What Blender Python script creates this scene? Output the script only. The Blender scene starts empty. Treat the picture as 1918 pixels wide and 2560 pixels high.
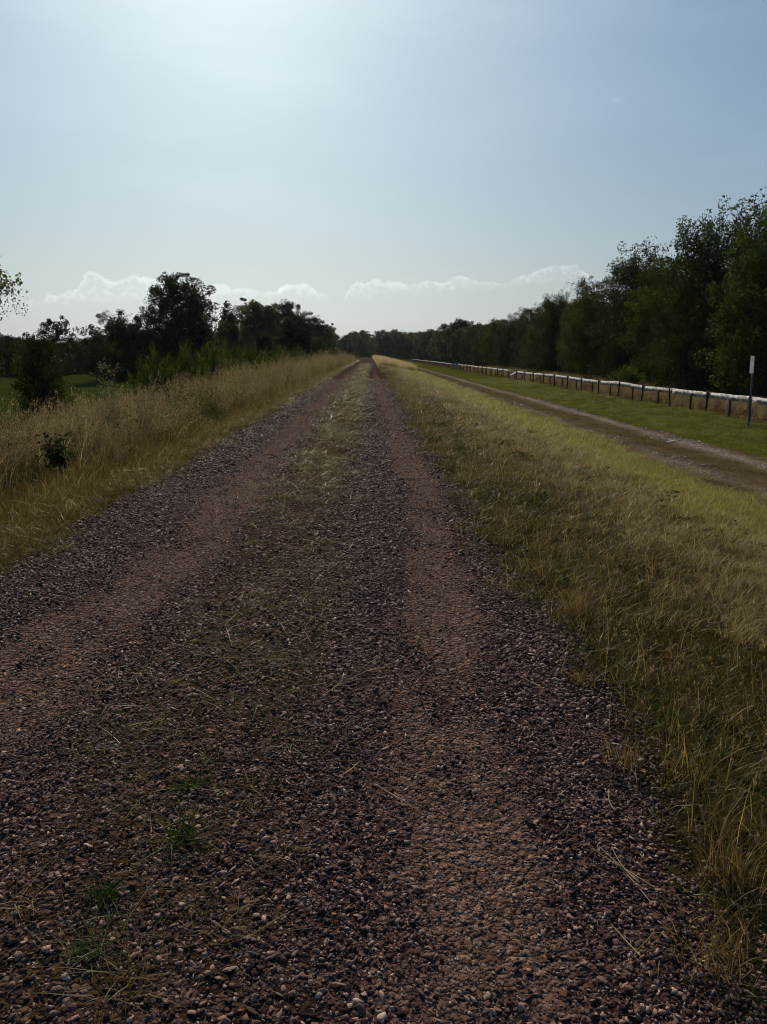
import bpy, bmesh, math, random
import numpy as np
from math import radians as R

scene = bpy.context.scene
COL = scene.collection
rs = np.random.RandomState(7)
random.seed(7)

# ------------------------------------------------------------------ helpers
def tag(o, label=None, cat=None, group=None, kind=None):
    if label: o['label'] = label
    if cat: o['category'] = cat
    if group: o['group'] = group
    if kind: o['kind'] = kind
    return o

def link(o, parent=None):
    COL.objects.link(o)
    if parent: o.parent = parent
    return o

def empty(name, loc=(0, 0, 0), rz=0.0):
    o = bpy.data.objects.new(name, None)
    o.location = loc
    o.rotation_euler = (0, 0, rz)
    o.empty_display_size = 0.2
    return link(o)

def mesh_np(name, verts, faces, col=None, mat=None, smooth=False):
    """verts (N,3); faces: list of (M,k) index arrays; col (N,) or (N,3) point colour attribute 'col'."""
    me = bpy.data.meshes.new(name)
    verts = np.asarray(verts, dtype=np.float32)
    me.vertices.add(len(verts))
    me.vertices.foreach_set('co', verts.ravel())
    loops, starts, totals, p = [], [], [], 0
    for f in faces:
        f = np.asarray(f, dtype=np.int32)
        if len(f) == 0: continue
        k = f.shape[1]
        loops.append(f.ravel())
        starts.append(p + np.arange(len(f), dtype=np.int32) * k)
        totals.append(np.full(len(f), k, dtype=np.int32))
        p += f.size
    loops = np.concatenate(loops); starts = np.concatenate(starts); totals = np.concatenate(totals)
    me.loops.add(len(loops)); me.loops.foreach_set('vertex_index', loops)
    me.polygons.add(len(starts))
    me.polygons.foreach_set('loop_start', starts)
    me.polygons.foreach_set('loop_total', totals)
    if smooth:
        me.polygons.foreach_set('use_smooth', np.ones(len(starts), dtype=bool))
    me.update(calc_edges=True)
    if col is not None:
        col = np.asarray(col, dtype=np.float32)
        if col.ndim == 1: col = np.stack([col] * 3, 1)
        a = me.attributes.new('col', 'FLOAT_COLOR', 'POINT')
        a.data.foreach_set('color', np.concatenate([col, np.ones((len(col), 1), np.float32)], 1).astype(np.float32).ravel())
    if mat: me.materials.append(mat)
    return me

def obj(name, me, parent=None, loc=None):
    o = bpy.data.objects.new(name, me)
    if loc is not None: o.location = loc
    return link(o, parent)

def copy_tree(o, parent=None):
    c = o.copy(); COL.objects.link(c); c.parent = parent
    for ch in list(o.children): copy_tree(ch, c)
    return c

def value_noise(x, y, seed=0):
    """smooth 2-D value noise in -1..1"""
    x = np.asarray(x, float); y = np.asarray(y, float)
    xi = np.floor(x).astype(np.int64); yi = np.floor(y).astype(np.int64)
    fx = x - xi; fy = y - yi
    fx = fx * fx * (3 - 2 * fx); fy = fy * fy * (3 - 2 * fy)
    def h(a, b):
        n = (a * 374761393 + b * 668265263 + seed * 1442695041) & 0x7fffffff
        n = ((n ^ (n >> 13)) * 1274126177) & 0x7fffffff
        return ((n ^ (n >> 16)) & 0xffff) / 32767.5 - 1
    return (h(xi, yi) * (1 - fx) + h(xi + 1, yi) * fx) * (1 - fy) + (h(xi, yi + 1) * (1 - fx) + h(xi + 1, yi + 1) * fx) * fy

def fbm(x, y, seed=0, o=4):
    s = 0; a = 0.5
    for k in range(o):
        s = s + a * value_noise(x * 2 ** k, y * 2 ** k, seed + k * 17); a *= 0.5
    return s

# ------------------------------------------------------------------ materials
class NT:
    def __init__(s, name):
        s.m = bpy.data.materials.new(name); s.m.use_nodes = True
        s.t = s.m.node_tree; s.t.nodes.clear()
        s.out = s.t.nodes.new('ShaderNodeOutputMaterial')
    def n(s, ty, **kw):
        nd = s.t.nodes.new(ty)
        for k, v in kw.items():
            if k in nd.inputs.keys() if hasattr(nd.inputs, 'keys') else False: nd.inputs[k].default_value = v
            else: setattr(nd, k, v)
        return nd
    def l(s, a, b): s.t.links.new(a, b)

def ramp(nt, fac, stops, interp='LINEAR'):
    r = nt.n('ShaderNodeValToRGB')
    r.color_ramp.interpolation = interp
    e = r.color_ramp.elements
    while len(e) < len(stops): e.new(0.5)
    for i, (p, c) in enumerate(stops):
        e[i].position = p
        e[i].color = (c[0], c[1], c[2], 1) if not isinstance(c, (int, float)) else (c, c, c, 1)
    if fac is not None: nt.l(fac, r.inputs[0])
    return r.outputs[0]

def mixc(nt, fac, a, b, mode='MIX'):
    m = nt.n('ShaderNodeMix', data_type='RGBA', blend_type=mode)
    for v, i in ((fac, 0), (a, 6), (b, 7)):
        if isinstance(v, (int, float)): m.inputs[i].default_value = v
        elif isinstance(v, tuple): m.inputs[i].default_value = (*v[:3], 1)
        else: nt.l(v, m.inputs[i])
    return m.outputs[2]

def math_(nt, op, a, b=None, clamp=False):
    m = nt.n('ShaderNodeMath', operation=op, use_clamp=clamp)
    for v, i in ((a, 0), (b, 1)):
        if v is None: continue
        if isinstance(v, (int, float)): m.inputs[i].default_value = v
        else: nt.l(v, m.inputs[i])
    return m.outputs[0]

def noise(nt, vec, scale, detail=4, rough=0.55):
    n = nt.n('ShaderNodeTexNoise')
    n.inputs['Scale'].default_value = scale; n.inputs['Detail'].default_value = detail
    n.inputs['Roughness'].default_value = rough
    if vec is not None: nt.l(vec, n.inputs['Vector'])
    return n.outputs['Fac']

def mapping(nt, vec, scale):
    m = nt.n('ShaderNodeMapping'); m.inputs['Scale'].default_value = scale
    nt.l(vec, m.inputs['Vector']); return m.outputs[0]

def leaf_material(name, base, trans=0.4, rough=0.45, spec=0.4, warm=(1.25, 1.15, 0.5), rnd=0.35):
    """leaf / blade: glossy front, light passing through; tint from the mesh attribute 'col' and per object random"""
    nt = NT(name)
    at = nt.n('ShaderNodeAttribute', attribute_name='col')
    oi = nt.n('ShaderNodeObjectInfo')
    k = math_(nt, 'MULTIPLY_ADD', oi.outputs['Random'], 2 * rnd); nt.t.nodes[-1].inputs[2].default_value = 1 - rnd
    c = mixc(nt, 1.0, at.outputs['Color'], tuple(base), 'MULTIPLY')
    c = mixc(nt, 1.0, c, k, 'MULTIPLY')
    bs = nt.n('ShaderNodeBsdfPrincipled')
    bs.inputs['Roughness'].default_value = rough
    bs.inputs['Specular IOR Level'].default_value = spec
    nt.l(c, bs.inputs['Base Color'])
    tr = nt.n('ShaderNodeBsdfTranslucent')
    nt.l(mixc(nt, 1.0, c, warm, 'MULTIPLY'), tr.inputs['Color'])
    mx = nt.n('ShaderNodeMixShader'); mx.inputs[0].default_value = trans
    nt.l(bs.outputs[0], mx.inputs[1]); nt.l(tr.outputs[0], mx.inputs[2])
    nt.l(mx.outputs[0], nt.out.inputs[0])
    return nt.m

def simple_material(name, c1, c2, scale=8, rough=0.8, bump=0.3, stretch=(1, 1, 1), spec=0.3, metal=0.0, lo=0.35, hi=0.65):
    nt = NT(name)
    tc = nt.n('ShaderNodeTexCoord')
    v = mapping(nt, tc.outputs['Object'], stretch)
    f = noise(nt, v, scale, 6, 0.6)
    c = ramp(nt, f, [(lo, c1), (hi, c2)])
    bs = nt.n('ShaderNodeBsdfPrincipled')
    bs.inputs['Roughness'].default_value = rough; bs.inputs['Metallic'].default_value = metal
    bs.inputs['Specular IOR Level'].default_value = spec
    nt.l(c, bs.inputs['Base Color'])
    if bump:
        b = nt.n('ShaderNodeBump'); b.inputs['Strength'].default_value = bump; b.inputs['Distance'].default_value = 0.02
        nt.l(f, b.inputs['Height']); nt.l(b.outputs[0], bs.inputs['Normal'])
    nt.l(bs.outputs[0], nt.out.inputs[0])
    return nt.m

# ------------------------------------------------------------------ terrain
PX = np.array([-4000, -40, -14, -10, -7.5, -6, -4.8, -3.8, -3.2, -2.6, 1.0, 1.6, 2.6, 4.0, 5.5, 6.9, 7.5, 12, 4000.])
PZ = np.array([-1.5, -1.5, -1.4, -1.25, -0.9, -0.5, -0.2, -0.06, 0.0, 0.0, 0.0, -0.03, -0.16, -0.5, -0.88, -1.16, -1.2, -1.2, -1.2])
_tx = np.arange(-60, 60, 0.05)
_tz = np.interp(_tx, PX, PZ)
_k = np.ones(15) / 15
_ts = np.convolve(np.pad(_tz, 7, mode='edge'), _k, 'valid')
def zprof(x): return np.interp(x, _tx, _ts)
def rut_r(y): return np.interp(y, [0, 2, 3, 4.5, 8, 14, 30, 200], [0.32, 0.32, 0.3, 0.46, 0.62, 0.56, 0.45, 0.42])
def rut_l(y): return np.interp(y, [0, 2, 3.5, 6.5, 12, 30, 200], [-1.9, -1.85, -1.76, -1.56, -1.62, -1.7, -1.75])
def lrut(x, y):
    return np.exp(-((x - rut_r(y)) / 0.28) ** 2) + np.exp(-((x - rut_l(y)) / 0.4) ** 2)
def track_z(x, y):
    z = zprof(x) + 0.012 * fbm(x * 2.2, y * 1.3, 3) - 0.022 * lrut(x, y)
    z = z + 0.03 * np.exp(-((x + 0.72) / 0.4) ** 2)
    return z
def ground_z(x, y):
    x = np.asarray(x, float); y = np.asarray(y, float)
    z = zprof(x)
    off = 1.0 - np.clip((np.minimum(x + 3.3, 1.5 - x)) / 0.4, 0, 1)
    off2 = np.clip(np.maximum(7.2 - x, x - 11.6) / 0.5, 0, 1)
    z = z + 0.07 * fbm(x * 0.35, y * 0.3, 9) * off * off2
    z = z - 0.06 * np.clip(np.minimum(x + 2.5, 0.9 - x) / 0.25, 0, 1)
    z = z - 0.03 * np.clip(np.minimum(x - 7.2, 11.1 - x) / 0.3, 0, 1)
    # two little hollows in the right hand grass
    z = z - 0.24 * np.exp(-(((x - 3.62) / 0.22) ** 2 + ((y - 9.1) / 0.3) ** 2)) - 0.14 * np.exp(-(((x - 2.21) / 0.17) ** 2 + ((y - 5.85) / 0.22) ** 2))
    return z

def grow(a, b, step, far, ratio=1.12):
    v = list(np.arange(a, b, step)); s = step
    while v[-1] < far: s *= ratio; v.append(v[-1] + s)
    return v

def grid(xs, ys, zfun):
    X, Y = np.meshgrid(xs, ys)
    Z = zfun(X, Y)
    nx, ny = len(xs), len(ys)
    idx = np.arange(nx * ny).reshape(ny, nx)
    f = np.stack([idx[:-1, :-1], idx[:-1, 1:], idx[1:, 1:], idx[1:, :-1]], -1).reshape(-1, 4)
    return np.stack([X, Y, Z], -1).reshape(-1, 3), f

def grass_ground_material():
    nt = NT('grass_ground')
    tc = nt.n('ShaderNodeTexCoord'); P = tc.outputs['Object']
    sx = nt.n('ShaderNodeSeparateXYZ'); nt.l(P, sx.inputs[0])
    wob = noise(nt, P, 0.45, 4)
    x = math_(nt, 'ADD', sx.outputs[0], math_(nt, 'MULTIPLY_ADD', wob, 1.6)); nt.t.nodes[-2].inputs[2].default_value = -0.8
    fine = noise(nt, mapping(nt, P, (1, 0.6, 1)), 9, 6, 0.7)
    big = noise(nt, P, 0.22, 3)
    f = math_(nt, 'MULTIPLY_ADD', x, 1 / 40.); nt.t.nodes[-1].inputs[2].default_value = 0.5   # -20..20 -> 0..1
    def p(v): return (v + 20) / 40
    straw = (0.13, 0.085, 0.028); olive = (0.062, 0.055, 0.015); green = (0.055, 0.075, 0.012); dgreen = (0.04, 0.058, 0.012)
    zone = ramp(nt, f, [(p(-14), (0.034, 0.05, 0.01)), (p(-9), dgreen), (p(-6.5), (0.07, 0.06, 0.02)), (p(-3.2), (0.085, 0.06, 0.02)),
                        (p(1.2), (0.035, 0.027, 0.010)), (p(2.6), (0.05, 0.042, 0.013)), (p(4.3), (0.09, 0.08, 0.022)), (p(5.4), (0.085, 0.095, 0.015)), (p(7.2), green),
                        (p(12), (0.085, 0.092, 0.014)), (p(15.8), (0.07, 0.072, 0.016)), (p(17.2), (0.07, 0.045, 0.02)), (p(19.9), (0.05, 0.034, 0.017))])  # last stops: brown ground behind the fence, tree shade darkened into its colour
    c = mixc(nt, 1.0, zone, ramp(nt, fine, [(0.3, 0.35), (0.7, 1.5)]), 'MULTIPLY')
    c = mixc(nt, 1.0, c, ramp(nt, big, [(0.35, (0.75, 0.8, 0.8)), (0.65, (1.2, 1.1, 1.0))]), 'MULTIPLY')
    bs = nt.n('ShaderNodeBsdfPrincipled'); bs.inputs['Roughness'].default_value = 1.0; bs.inputs['Specular IOR Level'].default_value = 0.0
    nt.l(c, bs.inputs['Base Color'])
    b = nt.n('ShaderNodeBump'); b.inputs['Strength'].default_value = 0.9; b.inputs['Distance'].default_value = 0.12
    nt.l(fine, b.inputs['Height']); nt.l(b.outputs[0], bs.inputs['Normal'])
    nt.l(bs.outputs[0], nt.out.inputs[0])
    return nt.m

xs = sorted([-v for v in grow(0.25, 13, 0.25, 3800, 1.18)] + [0.0] + grow(0.25, 20, 0.25, 3800, 1.18))
xs = sorted(set(xs) | set(np.round(np.arange(-2.9, 1.3, 0.0833), 4)))
ys = [-60, -40, -25, -15, -10] + grow(-6, 30, 0.3, 4200, 1.045)
v, f = grid(np.array(xs), np.array(ys), ground_z)
o = obj('ground', mesh_np('ground', v, [f], mat=grass_ground_material(), smooth=True)); tag(o, kind='structure')

# gravel track sheet
def sand_amount(x, y):
    s = lrut(x, y) * np.clip(0.8 + 0.9 * fbm(x * 3, y * 0.9, 21) + 0.5 * fbm(x * 9, y * 6, 22), 0, 1.1)
    return np.clip(s + 0.3 * fbm(x * 6, y * 5, 33), 0, 1) * np.interp(y, [35, 75], [1.0, 0.45])
def strip_amount(x, y):
    """grassiness of the middle strip: thin near the camera, closed further away"""
    w = np.exp(-(np.abs((x + 0.72 + 0.06 * fbm(y * 0.5, x * 0, 5)) / np.interp(y, [0, 8, 20], [0.5, 0.5, 0.52])) ** 3.0))
    return w * np.interp(y, [0, 4, 7, 11, 18, 60], [0.45, 0.5, 0.6, 0.8, 1.0, 1.0])

def track_material():
    nt = NT('red_gravel')
    tc = nt.n('ShaderNodeTexCoord'); P = tc.outputs['Object']
    a = nt.n('ShaderNodeAttribute', attribute_name='col')
    sep = nt.n('ShaderNodeSeparateColor'); nt.l(a.outputs['Color'], sep.inputs[0])
    vor = nt.n('ShaderNodeTexVoronoi'); vor.inputs['Scale'].default_value = 75; nt.l(P, vor.inputs['Vector'])
    vor2 = nt.n('ShaderNodeTexVoronoi'); vor2.inputs['Scale'].default_value = 28; nt.l(P, vor2.inputs['Vector'])
    gn = noise(nt, P, 160, 4, 0.7)
    hue = nt.n('ShaderNodeSeparateColor'); nt.l(vor.outputs['Color'], hue.inputs[0])
    hue2 = nt.n('ShaderNodeSeparateColor'); nt.l(vor2.outputs['Color'], hue2.inputs[0])
    stone = ramp(nt, hue2.outputs[0], [(0, (0.024, 0.014, 0.0135)), (0.5, (0.054, 0.032, 0.029)), (0.85, (0.095, 0.058, 0.05)), (1, (0.16, 0.11, 0.09))])
    grain = ramp(nt, hue.outputs[0], [(0, (0.075, 0.043, 0.034)), (0.6, (0.145, 0.086, 0.067)), (1, (0.26, 0.172, 0.135))])
    c = mixc(nt, ramp(nt, sep.outputs[0], [(0.15, 0.0), (0.75, 1.0)]), stone, grain)
    gr = mixc(nt, gn, (0.045, 0.032, 0.01), (0.10, 0.07, 0.024))
    gm = math_(nt, 'MULTIPLY', sep.outputs[1], ramp(nt, noise(nt, P, 5, 5, 0.7), [(0.35, 0.0), (0.6, 1.0)]))
    c = mixc(nt, gm, c, gr)
    bs = nt.n('ShaderNodeBsdfPrincipled'); bs.inputs['Roughness'].default_value = 1.0; bs.inputs['Specular IOR Level'].default_value = 0.0
    nt.l(c, bs.inputs['Base Color'])
    h = math_(nt, 'ADD', math_(nt, 'MULTIPLY', vor.outputs['Distance'], -0.5), math_(nt, 'MULTIPLY', vor2.outputs['Distance'], -1.2))
    h = math_(nt, 'ADD', h, math_(nt, 'MULTIPLY', gn, 0.25))
    b = nt.n('ShaderNodeBump'); b.inputs['Strength'].default_value = 1.0; b.inputs['Distance'].default_value = 0.03
    nt.l(h, b.inputs['Height']); nt.l(b.outputs[0], bs.inputs['Normal'])
    nt.l(bs.outputs[0], nt.out.inputs[0])
    return nt.m

xs = np.linspace(-2.95, 1.3, 86)
ys = np.array([-25, -15, -9, -5, -3] + grow(-1.5, 9, 0.05, 30, 1.01) + list(np.linspace(32, 560, 220)))
def track_sheet_z(x, y):
    edge = np.minimum(x + 2.72 + 0.16 * fbm(y * 0.8, x * 0, 41), 1.02 - x + 0.14 * fbm(y * 0.9, x * 0, 43))
    return track_z(x, y) + 0.004 - 0.09 * np.clip(-edge / 0.25, 0, 1)
v, f = grid(xs, ys, track_sheet_z)
col = np.stack([sand_amount(v[:, 0], v[:, 1]), strip_amount(v[:, 0], v[:, 1]), np.zeros(len(v))], 1)
o = obj('gravel_track', mesh_np('gravel_track', v, [f], col=col, mat=track_material(), smooth=True)); tag(o, kind='structure')

# dirt track on the lower ground
def dirt_material():
    nt = NT('dirt_path')
    tc = nt.n('ShaderNodeTexCoord'); P = tc.outputs['Object']
    a = nt.n('ShaderNodeAttribute', attribute_name='col')
    sep = nt.n('ShaderNodeSeparateColor'); nt.l(a.outputs['Color'], sep.inputs[0])
    n1 = noise(nt, P, 6, 6, 0.7); n2 = noise(nt, mapping(nt, P, (1, 0.5, 1)), 22, 4, 0.7)
    earth = mixc(nt, n1, (0.068, 0.046, 0.025), (0.145, 0.1, 0.058))
    pale = mixc(nt, n2, (0.16, 0.13, 0.1), (0.5, 0.45, 0.4))
    m = math_(nt, 'MULTIPLY', sep.outputs[0], ramp(nt, n2, [(0.42, 0.0), (0.62, 1.0)]))
    earth = mixc(nt, 1.0, earth, ramp(nt, noise(nt, mapping(nt, P, (1, 0.4, 1)), 1.6, 5, 0.7), [(0.35, 0.5), (0.65, 1.25)]), 'MULTIPLY')
    c = mixc(nt, m, earth, pale)
    c = mixc(nt, math_(nt, 'MULTIPLY', sep.outputs[1], ramp(nt, n1, [(0.4, 0.15), (0.6, 1.0)])), c, mixc(nt, n2, (0.045, 0.04, 0.014), (0.09, 0.075, 0.03)))
    bs = nt.n('ShaderNodeBsdfPrincipled'); bs.inputs['Roughness'].default_value = 1.0; bs.inputs['Specular IOR Level'].default_value = 0.0
    nt.l(c, bs.inputs['Base Color'])
    b = nt.n('ShaderNodeBump'); b.inputs['Strength'].default_value = 0.8; b.inputs['Distance'].default_value = 0.05
    nt.l(math_(nt, 'ADD', n1, math_(nt, 'MULTIPLY', n2, 0.6)), b.inputs['Height']); nt.l(b.outputs[0], bs.inputs['Normal'])
    nt.l(bs.outputs[0], nt.out.inputs[0])
    return nt.m
xs = np.linspace(6.8, 11.6, 68)
ys = np.array(grow(-6, 60, 0.15, 420, 1.02))
def dirt_z(x, y):
    edge = np.minimum(x - 7.5 + 0.35 * fbm(y * 0.5, x * 0, 51) + 0.3 * fbm(y * 2.2, x * 1.5, 52), 10.75 - x + 0.4 * fbm(y * 0.45, x * 0, 53) + 0.35 * fbm(y * 2.0, x * 1.5, 54))
    rut = np.exp(-((x - 8.15) / 0.35) ** 2) + np.exp(-((x - 10.1) / 0.35) ** 2)
    return zprof(x) + 0.006 + 0.02 * fbm(x * 2, y * 1.5, 55) - 0.012 * rut * np.clip(edge / 0.2, 0, 1) * 0.5 - 0.09 * np.clip(-edge / 0.3, 0, 1)
v, f = grid(xs, ys, dirt_z)
X, Y = v[:, 0], v[:, 1]
palem = np.exp(-((X - 10.15 - 0.15 * fbm(Y * 0.2, X * 0, 57)) / 0.32) ** 2) * np.clip(0.8 + 0.8 * fbm(X * 0.8, Y * 0.4, 59), 0, 1.2) + 0.55 * np.exp(-((X - 8.1) / 0.35) ** 2) * np.clip(0.5 + 1.2 * fbm(X * 0.8, Y * 0.3, 61), 0, 1)
mid = np.exp(-((X - 9.2) / 0.45) ** 2) * np.clip(0.6 + fbm(X, Y * 0.6, 63), 0, 1)
col = np.stack([palem, mid, palem * 0], 1)
o = obj('dirt_path', mesh_np('dirt_path', v, [f], col=col, mat=dirt_material(), smooth=True)); tag(o, kind='structure')

# distant hills
def hills():
    az = np.radians(np.linspace(-75, 60, 400))
    ht = 26 + 26 * fbm(az * 7, az * 0, 71) + 22 * np.exp(-((az + 0.5) / 0.16) ** 2)
    rows = []
    for d, k in ((2700, -0.1), (3000, 0.7), (3300, 1.0), (3800, 0.6)):
        rows.append(np.stack([np.sin(az) * d, np.cos(az) * d, -2 + ht * k], 1))
    n = len(az); V = np.concatenate(rows)
    idx = np.arange(4 * n).reshape(4, n)
    F = np.stack([idx[:-1, :-1], idx[:-1, 1:], idx[1:, 1:], idx[1:, :-1]], -1).reshape(-1, 4)
    return mesh_np('hills', V, [F], mat=simple_material('hill_woods', (0.03, 0.045, 0.02), (0.07, 0.08, 0.035), 0.01, 0.95, 0, spec=0.0), smooth=True)
tag(obj('hills', hills()), kind='structure')

# ------------------------------------------------------------------ scatter (only for stuff nobody could count)
SRC = {}
def source_collection(name, meshes):
    c = bpy.data.collections.new(name)
    for i, me in enumerate(meshes):
        ob = bpy.data.objects.new('%s.%03d' % (name, i), me)
        c.objects.link(ob)
    return c

def scatter(name, pts, rot, scl, coll, nvar, rng):
    pts = np.asarray(pts, np.float32); n = len(pts)
    scl = np.asarray(scl, np.float32)
    if scl.ndim == 1: scl = np.stack([scl] * 3, 1)
    me = bpy.data.meshes.new(name)
    me.vertices.add(n); me.vertices.foreach_set('co', pts.ravel())
    for nm, arr in (('rot', rot), ('scl', scl)):
        a = me.attributes.new(nm, 'FLOAT_VECTOR', 'POINT'); a.data.foreach_set('vector', np.asarray(arr, np.float32).ravel())
    a = me.attributes.new('idx', 'INT', 'POINT'); a.data.foreach_set('value', rng.randint(0, nvar, n).astype(np.int32))
    o = obj(name, me)
    g = bpy.data.node_groups.new(name + '_nodes', 'GeometryNodeTree')
    g.interface.new_socket('Geometry', in_out='INPUT', socket_type='NodeSocketGeometry')
    g.interface.new_socket('Geometry', in_out='OUTPUT', socket_type='NodeSocketGeometry')
    N = g.nodes; L = g.links
    gi = N.new('NodeGroupInput'); go = N.new('NodeGroupOutput')
    ci = N.new('GeometryNodeCollectionInfo'); ci.inputs['Collection'].default_value = coll
    ci.inputs['Separate Children'].default_value = True; ci.inputs['Reset Children'].default_value = True
    ip = N.new('GeometryNodeInstanceOnPoints'); ip.inputs['Pick Instance'].default_value = True
    def na(nm, ty):
        q = N.new('GeometryNodeInputNamedAttribute'); q.data_type = ty; q.inputs['Name'].default_value = nm
        return q.outputs['Attribute']
    e2r = N.new('FunctionNodeEulerToRotation')
    L.new(na('rot', 'FLOAT_VECTOR'), e2r.inputs[0])
    L.new(gi.outputs[0], ip.inputs['Points']); L.new(ci.outputs[0], ip.inputs['Instance'])
    L.new(na('idx', 'INT'), ip.inputs['Instance Index'])
    L.new(e2r.outputs[0], ip.inputs['Rotation']); L.new(na('scl', 'FLOAT_VECTOR'), ip.inputs['Scale'])
    L.new(ip.outputs[0], go.inputs[0])
    md = o.modifiers.new('scatter', 'NODES'); md.node_group = g
    return o

def jitter_rect(rng, x0, x1, y0, y1, density):
    n = int((x1 - x0) * (y1 - y0) * density)
    return rng.uniform(x0, x1, n), rng.uniform(y0, y1, n)

# ------------------------------------------------------------------ gravel stones
def stone_material(name, stops, rough=0.5, spec=0.03):
    nt = NT(name)
    oi = nt.n('ShaderNodeObjectInfo')
    tc = nt.n('ShaderNodeTexCoord')
    c = ramp(nt, oi.outputs['Random'], stops)
    nn = noise(nt, tc.outputs['Object'], 1.8, 5, 0.65)
    c = mixc(nt, 1.0, c, ramp(nt, nn, [(0.3, 0.65), (0.7, 1.35)]), 'MULTIPLY')
    bs = nt.n('ShaderNodeBsdfPrincipled'); bs.inputs['Roughness'].default_value = rough; bs.inputs['Specular IOR Level'].default_value = spec
    nt.l(c, bs.inputs['Base Color'])
    b = nt.n('ShaderNodeBump'); b.inputs['Strength'].default_value = 0.35; b.inputs['Distance'].default_value = 0.15
    nt.l(noise(nt, tc.outputs['Object'], 5, 5, 0.7), b.inputs['Height']); nt.l(b.outputs[0], bs.inputs['Normal'])
    nt.l(bs.outputs[0], nt.out.inputs[0])
    return nt.m
M_STONE = stone_material('gravel_stone', [(0, (0.02, 0.0115, 0.0105)), (0.35, (0.078, 0.0455, 0.039)), (0.7, (0.19, 0.12, 0.097)), (0.93, (0.33, 0.23, 0.18)), (1, (0.46, 0.34, 0.27))])
M_PALE = stone_material('pale_stone', [(0, (0.12, 0.1, 0.085)), (0.6, (0.3, 0.27, 0.24)), (1, (0.5, 0.46, 0.42))])

def stone_mesh(seed, mat, sub=2):
    rg = np.random.RandomState(seed)
    bm = bmesh.new()
    bmesh.ops.create_icosphere(bm, subdivisions=sub, radius=0.5)
    co = np.array([v.co[:] for v in bm.verts])
    for _ in range(rg.randint(12, 20)):                 # flat broken faces
        n = rg.normal(size=3); n /= np.linalg.norm(n)
        d = rg.uniform(0.21, 0.40)
        s = co @ n
        co = co - np.outer(np.maximum(s - d, 0), n)
    co = co * np.array([rg.uniform(1.1, 1.75), rg.uniform(0.85, 1.25), rg.uniform(0.34, 0.66)])
    co += rg.normal(size=co.shape) * (0.012 if sub > 1 else 0.035)
    F = np.array([[v.index for v in f.verts] for f in bm.faces])
    bm.free()
    return mesh_np('stone', co, [F], mat=mat)
stones = source_collection('stone_source', [stone_mesh(100 + i, M_STONE, 1 if i % 3 else 2) for i in range(12)])
pales = source_collection('pale_source', [stone_mesh(200 + i, M_PALE, 1) for i in range(5)])

def gravel():
    rg = np.random.RandomState(11)
    P, S = [], []
    for (y0, y1, dens, mean, sd, small) in ((0.7, 3.2, 15500, 0.0102, 0.44, 0.4), (3.2, 6, 9000, 0.0125, 0.42, 0.35), (6, 10, 4300, 0.0165, 0.36, 0.3), (10, 18, 1750, 0.023, 0.3, 0.2), (18, 50, 460, 0.032, 0.3, 0.1)):
        x, y = jitter_rect(rg, -2.85, 1.3, y0, y1, dens)
        s = mean * np.exp(rg.normal(size=len(x)) * sd)
        tiny = rg.rand(len(x)) < small
        s = np.where(tiny, s * rg.uniform(0.35, 0.6, len(x)), s)
        sand = sand_amount(x, y); st = strip_amount(x, y)
        keep = rg.rand(len(x)) > 0.66 * np.clip(sand * 1.3, 0, 1)
        keep |= tiny & (rg.rand(len(x)) < 0.9)
        fines = (sand > 0.3) & ~keep & (rg.rand(len(x)) < 0.35)
        keep |= fines; s = np.where(fines, s * 0.5, s)
        keep &= rg.rand(len(x)) > np.clip(st * np.interp(y, [3, 9], [0.8, 1.25]), 0, 0.96)
        edge = np.minimum(x + 2.62 + 0.3 * fbm(y * 0.8, x, 41), 1.0 - x + 0.35 * fbm(y * 0.9, x, 43))
        keep &= edge > -0.22 * rg.rand(len(x)) ** 2
        s = np.where(sand > 0.5, s * 0.8, s)
        big = rg.rand(len(x)) < 0.004
        s = np.where(big, s * 1.4, np.minimum(s, mean * 2.2))
        x, y, s = x[keep], y[keep], s[keep]
        z = track_z(x, y) + 0.004 + s * rg.uniform(-0.22, 0.34, len(x)) * np.where(sand[keep] > 0.45, 0.6, 1.0)
        P.append(np.stack([x, y, z], 1)); S.append(s)
    P = np.concatenate(P); S = np.concatenate(S); n = len(P)
    rot = np.stack([rg.normal(size=n) * 0.45, rg.normal(size=n) * 0.45, rg.uniform(0, 6.28, n)], 1)
    scl = S[:, None] * rg.uniform(0.85, 1.15, (n, 3)) * 1.15
    print('gravel', n)
    return scatter('gravel', P, rot, scl, stones, 12, rg)
tag(gravel(), 'loose dark reddish brown gravel stones spread over the track', 'gravel', kind='stuff')

def pale_gravel():
    rg = np.random.RandomState(12)
    x1, y1 = jitter_rect(rg, 9.5, 10.8, 8, 60, 70)
    x2, y2 = jitter_rect(rg, 7.9, 8.7, 8, 50, 30)
    x = np.concatenate([x1, x2]); y = np.concatenate([y1, y2])
    k = fbm(x * 0.7, y * 0.35, 59) > -0.12 + rg.rand(len(x)) * 0.25
    x, y = x[k], y[k]; n = len(x)
    s = 0.042 * np.exp(rg.normal(size=n) * 0.45)
    return scatter('rubble', np.stack([x, y, dirt_z(x, y) + s * 0.1], 1), np.stack([rg.normal(size=n) * .2, rg.normal(size=n) * .2, rg.uniform(0, 6.28, n)], 1),
                   np.stack([s * 1.3, s * 1.2, s * 0.6], 1), pales, 5, rg)
tag(pale_gravel(), 'pale stone rubble pressed into the ruts of the dirt path', 'rubble', kind='stuff')

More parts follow.
